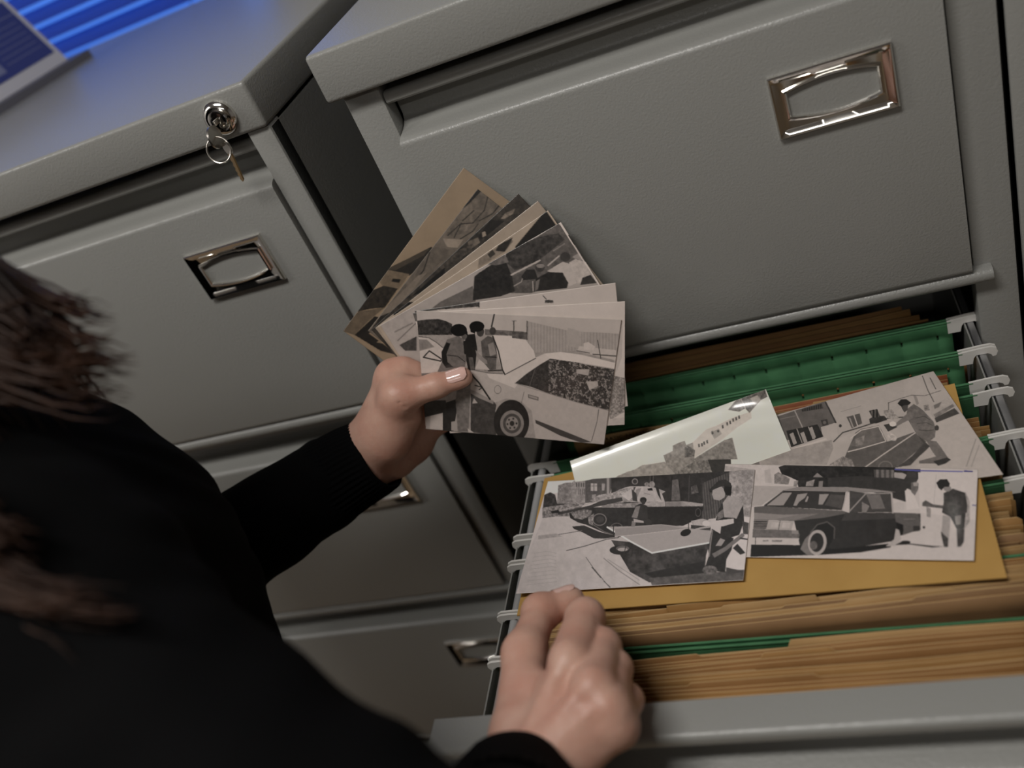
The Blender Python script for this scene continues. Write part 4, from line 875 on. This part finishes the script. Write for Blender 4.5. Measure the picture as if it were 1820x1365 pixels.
def surface(fn, lo, hi, h):
    """surface nets: vertices, quads"""
    lo = np.array(lo, float); n = np.ceil((np.array(hi) - lo) / h).astype(int) + 1
    ax = [(lo[i] + h * np.arange(n[i])).astype(np.float32) for i in range(3)]
    D = np.empty(tuple(n), np.float32)
    st = max(1, int(400000 // (n[1] * n[2])))
    for i in range(0, n[0], st):
        g = np.stack(np.meshgrid(ax[0][i:i + st], ax[1], ax[2], indexing='ij'), -1).reshape(-1, 3)
        D[i:i + st] = fn(g).reshape(-1, n[1], n[2])
    s = D < 0
    cs = np.zeros(n - 1, int)
    for a in (0, 1):
        for b in (0, 1):
            for c in (0, 1): cs += s[a:n[0] - 1 + a, b:n[1] - 1 + b, c:n[2] - 1 + c]
    act = (cs > 0) & (cs < 8); idx = -np.ones(n - 1, int); idx[act] = np.arange(act.sum())
    I = np.argwhere(act); acc = np.zeros((len(I), 3)); cnt = np.zeros(len(I))
    corners = [(a, b, c) for a in (0, 1) for b in (0, 1) for c in (0, 1)]
    for A in corners:
        for axn in range(3):
            if A[axn]: continue
            B = list(A); B[axn] = 1
            d0 = D[I[:, 0] + A[0], I[:, 1] + A[1], I[:, 2] + A[2]]; d1 = D[I[:, 0] + B[0], I[:, 1] + B[1], I[:, 2] + B[2]]
            m = (d0 < 0) != (d1 < 0); t = np.where(m, d0 / np.where(m, d0 - d1, 1), 0)
            pt = np.tile(np.array(A, float), (len(I), 1)); pt[:, axn] += t
            acc[m] += pt[m]; cnt[m] += 1
    V = lo + h * (I + acc / cnt[:, None]); F = []
    for axn in range(3):
        o1, o2 = [(1, 2), (2, 0), (0, 1)][axn]
        sl0 = [slice(None)] * 3; sl1 = [slice(None)] * 3; sl0[axn] = slice(0, n[axn] - 1); sl1[axn] = slice(1, n[axn])
        a, b = s[tuple(sl0)], s[tuple(sl1)]
        E = np.argwhere(a != b)
        E = E[(E[:, o1] > 0) & (E[:, o2] > 0) & (E[:, o1] < n[o1] - 1) & (E[:, o2] < n[o2] - 1)]
        flip = s[E[:, 0], E[:, 1], E[:, 2]]
        q = []
        for da, db in ((0, 0), (1, 0), (1, 1), (0, 1)):
            c = E.copy(); c[:, o1] -= da; c[:, o2] -= db; q.append(idx[c[:, 0], c[:, 1], c[:, 2]])
        q = np.stack(q, 1); q[~flip] = q[~flip][:, ::-1]; F.append(q)
    return V, np.concatenate(F)
def relax(V, F, it=2, lam=.5):
    e = np.concatenate([F[:, [0, 1]], F[:, [1, 2]], F[:, [2, 3]], F[:, [3, 0]]])
    for _ in range(it):
        acc = np.zeros_like(V); c = np.zeros(len(V))
        np.add.at(acc, e[:, 0], V[e[:, 1]]); np.add.at(acc, e[:, 1], V[e[:, 0]]); np.add.at(c, e[:, 0], 1); np.add.at(c, e[:, 1], 1)
        V = V + lam * (acc / np.maximum(c, 1)[:, None] - V)
    return V
def bounds(groups, m):
    P = []
    for g in groups:
        for p in g:
            if p[0] == 'c': P += [p[1] - p[3], p[1] + p[3], p[2] - p[4], p[2] + p[4]]
            else: P += [p[1] - p[2].max(), p[1] + p[2].max()]
    P = np.array(P); return P.min(0) - m, P.max(0) + m

FP_ = lambda u, v, off: on_plane(u, v, PA, PN, off * SC)
atL = lambda u, v, t: at(u, v, t * SC)
def scaled(L): return [(p[0], p[1], p[2], p[3] * SC, p[4] * SC) if p[0] == 'c' else (p[0], p[1], p[2] * SC, p[3]) for p in L]
toc = lambda p: unit(CAM - p)
IUP = ROT[:, 1]; IRT = ROT[:, 0]
# ---- left hand, pinching the fan
LW = atL(650, 812, .735); LF = atL(560, 862, .745)
tI = [FP_(706, 668, -.007), FP_(730, 655, -.0095), FP_(752, 668, -.0092)]
lh = {'W': LW}
i0, m0, r0, l0 = FP_(700, 672, -.012), FP_(712, 702, -.034), FP_(722, 744, -.041), FP_(735, 788, -.041)
c0, c1, c2, c3 = FP_(680, 778, -.002), FP_(708, 704, .0085), FP_(775, 685.5, .0088), FP_(822, 670.5, .0066)
palmL = [cap(LF, LW, .026, .0245), cap(LW, i0, .021, .0125), cap(LW, m0, .020, .0125), cap(LW, r0, .019, .0125), cap(LW, l0, .018, .0125),
         cap(i0, m0, .0115), cap(m0, r0, .012), cap(r0, l0, .012), cap(LW, c0, .021, .0195), cap(c0, c1, .0195, .0125), cap(FP_(702, 752, -.004), FP_(722, 738, -.004), .0175, .0125), cap(FP_(705, 815, -.026), l0, .0155, .0125), cap(i0, c1, .009, .010)]
thumbL = [cap(c1, c2, .0112, .0083), cap(c2, c3, .0086, .0066), elp(c2, (.0096, .0086, .0086), c3 - c1, IUP), elp((c1 + c2) / 2 - PN * .001 - IUP * .001, (.020, .0092, .0092), c2 - c1, IUP), elp(c3 - unit(c3 - c2) * .004 - PN * .0006, (.0098, .0074, .0068), c3 - c2, IUP)]
fL = [[cap(i0, FP_(722, 657, -.0125), .0100, .0086), cap(FP_(722, 657, -.0125), FP_(737, 661, -.0125), .0088, .0082), cap(FP_(737, 661, -.0125), FP_(752, 673, -.0115), .0078, .0070)],
      [cap(m0, FP_(800, 682, -.0405), .0100, .0088), cap(FP_(800, 682, -.0405), FP_(846, 700, -.0365), .0084, .0074), cap(FP_(846, 700, -.0365), FP_(872, 712, -.0345), .0074, .0066)],
      [cap(r0, FP_(806, 728, -.0415), .0098, .0084), cap(FP_(806, 728, -.0415), FP_(848, 736, -.0370), .0082, .0072), cap(FP_(848, 736, -.0370), FP_(872, 744, -.0345), .0072, .0064)],
      [cap(l0, FP_(785, 752, -.0425), .0092, .0076), cap(FP_(785, 752, -.0425), FP_(828, 738, -.0370), .0074, .0064), cap(FP_(828, 738, -.0370), FP_(850, 732, -.0335), .0064, .0056)]]
def hand_fn(palm, thumb, fingers, kp, folds=None, kf=.009):
    def fn(X):
        P = smooth_group(palm, kp, X); d = smin(P, smooth_group(thumb, .005, X), .010)
        for f in fingers: d = np.minimum(d, smin(P, smooth_group(f, .0035, X), kf)) if d is not None else None
        if folds is not None: d = d + folds(X)
        return d
    return fn
def creases(lines, depth, width):
    """shallow skin folds: list of (point a, point b)"""
    def g(X):
        o = np.zeros(len(X), np.float32)
        for a, b in lines:
            e = sdf1(cap(a, b, 0.0), X); o += depth * np.exp(-(e / width) ** 2)
        return o
    return g
def nail_patch(tip, back, up, r, half_w, length, lift=.0006):
    ax = unit(tip - back); up = unit(up - ax * (ax @ up)); sd = np.cross(ax, up); V = []; F = []
    n1, n2 = 9, 9
    for i in range(n1 + 1):
        a = i / n1
        for j in range(n2 + 1):
            b = (j / n2 - .5) * 2
            w = half_w * (1 - .25 * max(0, (.25 - a) / .25) ** 2 - .42 * max(0, (a - .72) / .28) ** 2)
            th = b * w / r
            V.append(tip + ax * (a * length - length * .72) + (r + lift - .0004 * b * b - .0007 * max(0, (a - .75) / .25)) * (math.cos(th) * up + math.sin(th) * sd))
    for i in range(n1):
        for j in range(n2): k = i * (n2 + 1) + j; F.append((k, k + 1, k + n2 + 2, k + n2 + 1))
    n = (n1 + 1) * (n2 + 1)
    return np.array(V), np.array(F)
palmL, thumbL, fL = scaled(palmL), scaled(thumbL), [scaled(f) for f in fL]
foldL = creases([(atL(706, 716, .676), atL(746, 712, .688)), (atL(708, 724, .676), atL(748, 718, .690)), (atL(712, 735, .677), atL(748, 729, .690)), (atL(690, 770, .675), atL(740, 765, .69)), (atL(690, 782, .68), atL(730, 786, .69)), (atL(778, 672, .668), atL(780, 690, .668)), (atL(784, 670, .668), atL(786, 690, .668)), (atL(789, 670, .668), atL(790, 686, .668)), (atL(715, 655, .68), atL(722, 668, .68))], .0014, .0011)
lo, hi = bounds([palmL, thumbL] + fL, .006)
VL, FL = surface(hand_fn(palmL, thumbL, fL, .012, foldL), lo, hi, .00125); VL = relax(VL, FL, 2)
NL = nail_patch(c3, c2, PN * .72 + IUP * .70, .0080 * SC, .0068 * SC, .0150 * SC)

# ---- right hand, pinching the files
Z_ = on_z
RW = Z_(918, 1425, -.299); RF = Z_(905, 1500, -.285)
rI = [Z_(1015, 1176, -.282), Z_(1040, 1098, -.297), Z_(1040, 1104, -.325), Z_(1030, 1112, -.349)]
rM = [Z_(1056, 1222, -.281), Z_(1070, 1150, -.299), Z_(1070, 1150, -.326), Z_(1060, 1156, -.351)]
rR = [Z_(1084, 1257, -.287), Z_(1092, 1188, -.304), Z_(1090, 1186, -.330), Z_(1080, 1190, -.352)]
rL = [Z_(1099, 1290, -.296), Z_(1114, 1244, -.312), Z_(1110, 1238, -.333), Z_(1100, 1236, -.351)]
rT = [Z_(930, 1310, -.301), Z_(932, 1162, -.304), Z_(961, 1088, -.316), Z_(1015, 1068, -.324)]
up3 = EZ
palmR = [cap(RF, RW, .027, .024), cap(RW, rI[0] - EZ * .003, .021, .0100), cap(RW, rM[0] - EZ * .003, .021, .0098), cap(RW, rR[0] - EZ * .003, .020, .0092), cap(RW, rL[0] - EZ * .003, .0160, .0085),
         cap(rI[0] - EZ * .005, rM[0] - EZ * .005, .0085), cap(rM[0] - EZ * .005, rR[0] - EZ * .005, .0085), cap(rR[0] - EZ * .005, rL[0] - EZ * .005, .008), cap(RW, rT[0], .021, .0185), cap(rT[0], rT[1], .0185, .0125), cap((rT[1] + rT[0]) / 2 - EZ * .006, (rI[0] + RW) / 2 - EZ * .006, .012), cap(rT[1] * .7 + rT[0] * .3, rI[0] * .75 + RW * .25, .009)]
for q in (rI, rM, rR, rL): palmR.append(elp(q[0] + EZ * .0035, (.0105, .0080, .0080), q[1] - q[0], EX))       # knuckles
for q, w in ((rI, .30), (rM, .26), (rR, .30), (rL, .34)): palmR.append(cap(q[0] + EZ * .0080, RW * .62 + q[0] * .38 + EZ * .0125, .0030, .0024))    # tendons
thumbR = [cap(rT[1], rT[2], .0122, .0106), cap(rT[2], rT[3], .0114, .0088), elp(rT[2], (.0124, .0118, .0118), rT[3] - rT[1], EZ), elp(rT[3] - unit(rT[3] - rT[2]) * .004, (.0115, .0098, .0090), rT[3] - rT[2], EZ)]
def fing(q, r): return [cap(q[0], q[1], r * 1.16, r * 1.05), elp(q[1], (r * 1.12, r * 1.06, r * 1.06), q[1] - q[0], EX), cap(q[1], q[2], r * .98, r * .88), cap(q[2], q[3], r * .88, r * .74)]
fR = [fing(rI, .0112), fing(rM, .0104), fing(rR, .0096), fing(rL, .0086)]
foldR = creases([(Z_(1040, 1096, -.287), Z_(1062, 1096, -.289)), (Z_(1040, 1106, -.286), Z_(1062, 1108, -.288)), (Z_(1078, 1150, -.288), Z_(1098, 1154, -.290)), (Z_(985, 1215, -.275), Z_(1040, 1230, -.272))], .0006, .0012)
veins = [cap(Z_(990, 1360, -.272), Z_(1045, 1290, -.2705), .0022), cap(Z_(930, 1235, -.279), Z_(985, 1250, -.272), .0019), cap(Z_(985, 1250, -.272), Z_(1040, 1242, -.271), .0017)]
hr = hand_fn(palmR, thumbR, fR, .007, foldR, .005)
lo, hi = bounds([palmR, thumbR] + fR, .006)
VR, FR_ = surface(hr, lo, hi, .0013); VR = relax(VR, FR_, 2)
NR = nail_patch(rT[3], rT[2], EZ * .75 + EY * .62 - EX * .2, .0104, .0084, .0150)

# ---- head, neck, torso, limbs
HC = at(-505, 640, .47); FW = unit([.50, .72, -.48])            # head centre and the way the face looks
RT = unit(np.cross(FW, EZ)); UPH = np.cross(RT, FW)
Hd = lambda a, b, c: HC + RT * a + FW * b + UPH * c
NK = np.array([-.180, -.360, -.055])
SR, ER = np.array([-.034, -.438, -.105]), at(850, 1760, .29)
SL, EL = np.array([-.282, -.226, -.098]), np.array([-.262, -.182, -.340])
CH = (SR + SL) / 2 + np.array([-.012, -.015, -.08]); WA = np.array([-.185, -.385, -.40]); HP = np.array([-.20, -.41, -.56])
LX = unit(SL - SR)
head = [elp(Hd(0, -.012, .022), (.076, .094, .086), RT, FW), elp(Hd(0, .030, -.030), (.058, .060, .078), RT, FW), elp(Hd(0, .062, -.088), (.024, .020, .018), RT, FW), cap(Hd(0, .088, .012), Hd(0, .106, -.026), .008, .012), elp(Hd(0, .090, -.060), (.022, .012, .009), RT, FW),
        elp(Hd(.034, .074, .016), (.022, .014, .010), RT, FW), elp(Hd(-.034, .074, .016), (.022, .014, .010), RT, FW), elp(Hd(0, .076, .030), (.050, .014, .008), RT, FW), elp(Hd(.036, .070, -.022), (.020, .018, .018), RT, FW), elp(Hd(-.036, .070, -.022), (.020, .018, .018), RT, FW)]
ears = [elp(Hd(s * .078, -.012, -.008), (.009, .018, .030), RT, FW) for s in (1, -1)]
neck = [cap(Hd(0, -.018, -.05), NK, .050, .055)]
torso_k = [cap(NK, CH, .060, .090), cap(SR, SL, .052), cap(SR * .5 + CH * .5, CH, .085, .10), cap(SL * .5 + CH * .5, CH, .085, .10), cap(CH, WA, .112, .100), cap(CH + LX * .05, WA + LX * .04, .10, .09), cap(CH - LX * .05, WA - LX * .04, .10, .09), cap(WA, HP, .105, .12), cap(HP + LX * .06, HP - LX * .06, .105), cap(NK, SR, .05, .052), cap(NK, SL, .05, .052)]
arms_k = [cap(SR, ER, .050, .041), cap(ER, RW, .041, .026), cap(SL, EL, .050, .041), cap(EL, LW, .040, .026)]
FT = [np.array([-.14, -.46, FLOOR + .055]), np.array([-.27, -.36, FLOOR + .055])]
KN = [np.array([-.115, -.40, -.93]), np.array([-.245, -.33, -.93])]
HJ = [HP - LX * .085, HP + LX * .085]
legs_k = [cap(HJ[0], KN[0], .078, .054), cap(KN[0], FT[0], .052, .036), cap(HJ[1], KN[1], .078, .054), cap(KN[1], FT[1], .052, .036)]
def body_fn(X):
    d = smooth_group(head, .018, X); d = smin(d, smooth_group(neck, .02, X), .03)
    for e in ears: d = smin(d, sdf1(e, X), .006)
    for s_ in (1, -1):                                                       # eye sockets
        d = -smin(-d, sdf1(elp(Hd(s_ * .033, .094, .002), (.017, .010, .0095), RT, FW), X), .008)
    for s_ in (1, -1): d = np.minimum(d, sdf1(elp(Hd(s_ * .033, .078, .001), (.0125, .0125, .0125)), X))
    t = smooth_group(torso_k, .04, X); t = smin(t, smooth_group(arms_k[:2], .02, X), .03); t = smin(t, smooth_group(arms_k[2:], .02, X), .03)
    t = smin(t, smooth_group(legs_k[:2], .02, X), .03); t = smin(t, smooth_group(legs_k[2:], .02, X), .03)
    return smin(d, t + .004, .02)
lo, hi = bounds([head, neck, torso_k, arms_k, legs_k], .02)
VB, FB = surface(body_fn, lo, hi, .0065); VB = relax(VB, FB, 1)
Vs = [VB, VL, VR, NL[0], NR[0]]; Fs = [FB, FL, FR_, NL[1], NR[1]]; ofs = np.cumsum([0] + [len(v) for v in Vs[:-1]])
Vall = np.concatenate(Vs); Fall = np.concatenate([f + o for f, o in zip(Fs, ofs)])
mi = np.concatenate([np.zeros(len(FB) + len(FL) + len(FR_), int), np.ones(len(NL[1]) + len(NR[1]), int)])
def fast_mesh(name, V, F, mats, midx=None, parent=None, loc=None):
    base = np.array(loc, float) if loc is not None else origin(parent)
    me = bpy.data.meshes.new(name); me.vertices.add(len(V)); me.vertices.foreach_set('co', (V - base).astype(np.float32).ravel())
    me.loops.add(F.size); me.loops.foreach_set('vertex_index', F.astype(np.int32).ravel())
    me.polygons.add(len(F)); me.polygons.foreach_set('loop_start', (np.arange(len(F)) * F.shape[1]).astype(np.int32))
    me.polygons.foreach_set('use_smooth', [True] * len(F))
    for m in mats: me.materials.append(m)
    if midx is not None: me.polygons.foreach_set('material_index', midx.astype(np.int32))
    me.update(calc_edges=True)
    o = bpy.data.objects.new(name, me); COL.objects.link(o)
    if parent: o.parent = parent
    else: o.location = base
    return o
FEET = np.array([-.20, -.41, FLOOR])
person = tag(fast_mesh('person', Vall, Fall, [M['skin'], M['nail']], mi, loc=FEET), 'person in a black sweater holding a fan of photographs, right hand in the files', 'person')
# ---- sweater
arms_s = [cap(SR, ER, .062, .052), cap(ER, RW * .9 + ER * .1, .050, .038), cap(SL, EL, .058, .049), cap(EL, LW * .80 + EL * .20, .050, .039)]
collar = [cap(NK + (Hd(0, -.018, -.05) - NK) * .25, NK, .062, .066)]
def sweater_fn(X):
    t = smooth_group(torso_k, .04, X) - .010
    t = smin(t, smooth_group(arms_s[:2], .02, X), .035); t = smin(t, smooth_group(arms_s[2:], .02, X), .035); t = smin(t, smooth_group(collar, .01, X), .02)
    w = .0016 * np.sin(X[:, 0] * 75 + 2.2 * np.sin(X[:, 2] * 31)) * np.sin(X[:, 2] * 64 + X[:, 1] * 40) + .0010 * np.sin(X[:, 1] * 150 + X[:, 2] * 90 + 1.5 * np.sin(X[:, 0] * 60))
    t = t + w
    return np.maximum(t, (-.62 - X[:, 2]))
lo, hi = bounds([torso_k, arms_s], .03)
VS, FS = surface(sweater_fn, lo, hi, .005); VS = relax(VS, FS, 1)
sweater = fast_mesh('sweater', VS, FS, [M['sweater']], None, person)
def cuff(path, rad, ex, ribs, depth, parent, name='cuff', n=None):
    n = n or ribs * 6; path = [np.array(p, float) for p in path]; V = []; F = []
    # smooth resample
    P = np.array(path); k = 26; s = np.linspace(0, len(P) - 1, k); c = np.stack([np.interp(s, range(len(P)), P[:, i]) for i in range(3)], 1); R_ = np.interp(s, range(len(P)), rad)
    rings = []
    for i in range(k):
        d = unit(c[min(i + 1, k - 1)] - c[max(i - 1, 0)]); u = unit(ex - d * (ex @ d)); w = np.cross(d, u); row = []
        for j in range(n):
            a = 2 * PI * j / n; r = R_[i] + depth * min(1, (k - 1 - i) / 2.5) * math.sin(a * ribs) + .0012 * math.sin(3 * a + i * .5) * (1 - i / k)
            row.append(c[i] + r * (math.cos(a) * u * 1.0 + math.sin(a) * w))
        rings.append(row)
    d = unit(c[-1] - c[-2]); u = unit(ex - d * (ex @ d)); w = np.cross(d, u)
    for q, (dr, dl) in enumerate(((-.0012, .0012), (-.0030, .0006), (-.0042, -.006), (-.0044, -.020))):   # rolled edge turning inwards
        rings.append([c[-1] + d * dl + (R_[-1] + dr) * (math.cos(2 * PI * j / n) * u + math.sin(2 * PI * j / n) * w) for j in range(n)])
    V = np.array(rings).reshape(-1, 3)
    for i in range(len(rings) - 1):
        for j in range(n): F.append((i * n + j, i * n + (j + 1) % n, (i + 1) * n + (j + 1) % n, (i + 1) * n + j))
    return fast_mesh(name, V, np.array(F), [M['sweater']], None, parent)
cuff([atL(395, 972, .775), atL(480, 925, .762), atL(560, 872, .745), atL(630, 830, .735), atL(673, 806, .728)], [.0415, .0412, .0390, .0358, .0332], EZ, 46, .0008, sweater)
cuff([ER * .45 + RW * .55, ER * .2 + RW * .8, RW * .95 + ER * .05], [.043, .0365, .0315], EZ, 46, .0007, sweater)
# ---- trousers, shoes
def trouser_fn(X):
    t = smooth_group([cap(WA * .5 + HP * .5, HP, .118, .128), cap(HP + LX * .06, HP - LX * .06, .116)], .03, X)
    for i in (0, 1): t = smin(t, smooth_group([cap(HJ[i], KN[i], .090, .068), cap(KN[i], FT[i], .066, .056)], .02, X), .03)
    return np.maximum(t, X[:, 2] + .50)
lo, hi = bounds([legs_k, [cap(HP, HP, .15)]], .03)
VT, FT_ = surface(trouser_fn, lo, hi, .008); fast_mesh('trousers', VT, FT_, [M['trousers']], None, person)
for i in (0, 1):
    ft = FT[i]; toe = ft + np.array([.09, .13, -.018])
    sh = [cap(ft + [-.02, -.03, -.02], ft + [.02, .03, -.015], .036, .038), cap(ft + [.02, .03, -.02], toe, .038, .030), cap(ft + [0, 0, -.01], ft + [0, 0, .05], .042, .048)]
    lo, hi = bounds([sh], .01)
    Vq, Fq = surface(lambda X: np.maximum(smooth_group(sh, .02, X), FLOOR + .001 - X[:, 2]), lo, hi, .006); fast_mesh('shoe', Vq, Fq, [M['trousers']], None, person)
# ---- hair: a cap of hair and hundreds of hanging locks
hv = []; hf = []; base_n = 0
def lock_(pts, r, n=5):
    global base_n
    k = len(pts); rs = [r * (0.75 + .5 * math.sin(PI * min(1, i / (k - 1) * 1.1))) * (1 - .85 * (i / (k - 1)) ** 3) for i in range(k)]
    mb = MB().tube(pts, rs, n, caps=False); v = np.array(mb.v); f = np.array(mb.f); hv.append(v); hf.append(f + base_n); base_n += len(v)
hr_ = np.random.RandomState(5)
CROWN = Hd(0, -.02, .095)
for i in range(1100):
    a = hr_.uniform(-1, 1) * 2.75; e = hr_.uniform(.0, 1.0) ** 1.15
    # root on the skull; a = angle from the back of the head
    th = e * 1.45
    rdir = unit(UPH * math.cos(th) + (-FW * math.cos(a) + RT * math.sin(a)) * math.sin(th))
    root = Hd(0, -.012, .022) + np.array(rdir) * .088
    out = unit(rdir - EZ * (rdir @ EZ) + 1e-6 * EX)
    L = hr_.uniform(.13, .20) * (1.0 if math.cos(a) > -.3 else .85)
    pts = []; p = root.copy(); d = unit(rdir * .45 + (-EZ) * .25 + out * .45)
    n = 11; wv = hr_.uniform(0, 6.28); side = unit(np.cross(EZ, out))
    for k in range(n):
        pts.append(p.copy())
        g = min(1, (k + 1) / 5.0); d = unit(d * (1 - .42 * g) + (-EZ * .95 + out * .10 * math.sin(k * .6 + wv) + side * .10 * math.cos(k * .5 + wv)) * .42 * g)
        p = p + d * (L / n)
        # keep off skull, neck and shoulders
        w = p - Hd(0, -.012, .010); dist = np.linalg.norm(w)
        if dist < .098: p = p + w / dist * (.098 - dist)
        w = p - (NK + np.array([0, 0, .03])); wh = w * np.array([1, 1, .3]); dist = np.linalg.norm(wh)
        if dist < .080: p = p + unit(w * np.array([1, 1, 0])) * (.080 - dist)
    lock_(pts, hr_.uniform(.0011, .0026))
# loose tufts falling forward of the right shoulder
for (u0, v0, t0, u1, v1, t1, k_, r_, sp) in ((-40, 455, .45, 200, 560, .43, 22, .0011, 12), (-60, 560, .44, 235, 640, .42, 46, .0013, 34), (-90, 600, .43, 225, 690, .42, 40, .0013, 40), (-90, 520, .43, 100, 600, .42, 50, .0013, 50), (-160, 860, .36, 70, 985, .35, 30, .0014, 40), (-170, 985, .35, 240, 1085, .33, 34, .0013, 22), (-170, 900, .36, 130, 1120, .34, 26, .0013, 40)):
    for i in range(k_):
        o1 = hr_.normal(0, 1) * sp * 1.3; o2 = hr_.normal(0, 1) * sp * .55; tt = hr_.uniform(-.012, .012); q = hr_.uniform(.7, 1.05)
        A = at(u0 + hr_.uniform(-20, 20), v0 + o1, t0 + tt); B = at(u0 + (u1 - u0) * q, v0 + (v1 - v0) * q + o2 + o1 * .3, t1 + tt)
        pts = [A + (B - A) * s - EZ * .010 * math.sin(PI * s) * (1 if v1 > 900 else 1) + IUP * hr_.uniform(-.002, .002) * s for s in np.linspace(0, 1, 9)]
        lock_(pts, r_ * hr_.uniform(.6, 1.1))
hair = fast_mesh('hair', np.concatenate(hv), np.concatenate(hf), [M['hair']], None, person)
# scalp cap under the locks
Vc, Fc = surface(lambda X: np.maximum(sdf1(elp(Hd(0, -.016, .026), (.084, .099, .092), RT, FW), X), (X - Hd(0, .045, .0).astype(np.float32)) @ (FW * .75 - UPH * .66).astype(np.float32)), Hd(0, 0, 0) - .13, Hd(0, 0, 0) + .14, .005)
fast_mesh('hair_base', Vc, Fc, [M['hair']], None, hair)
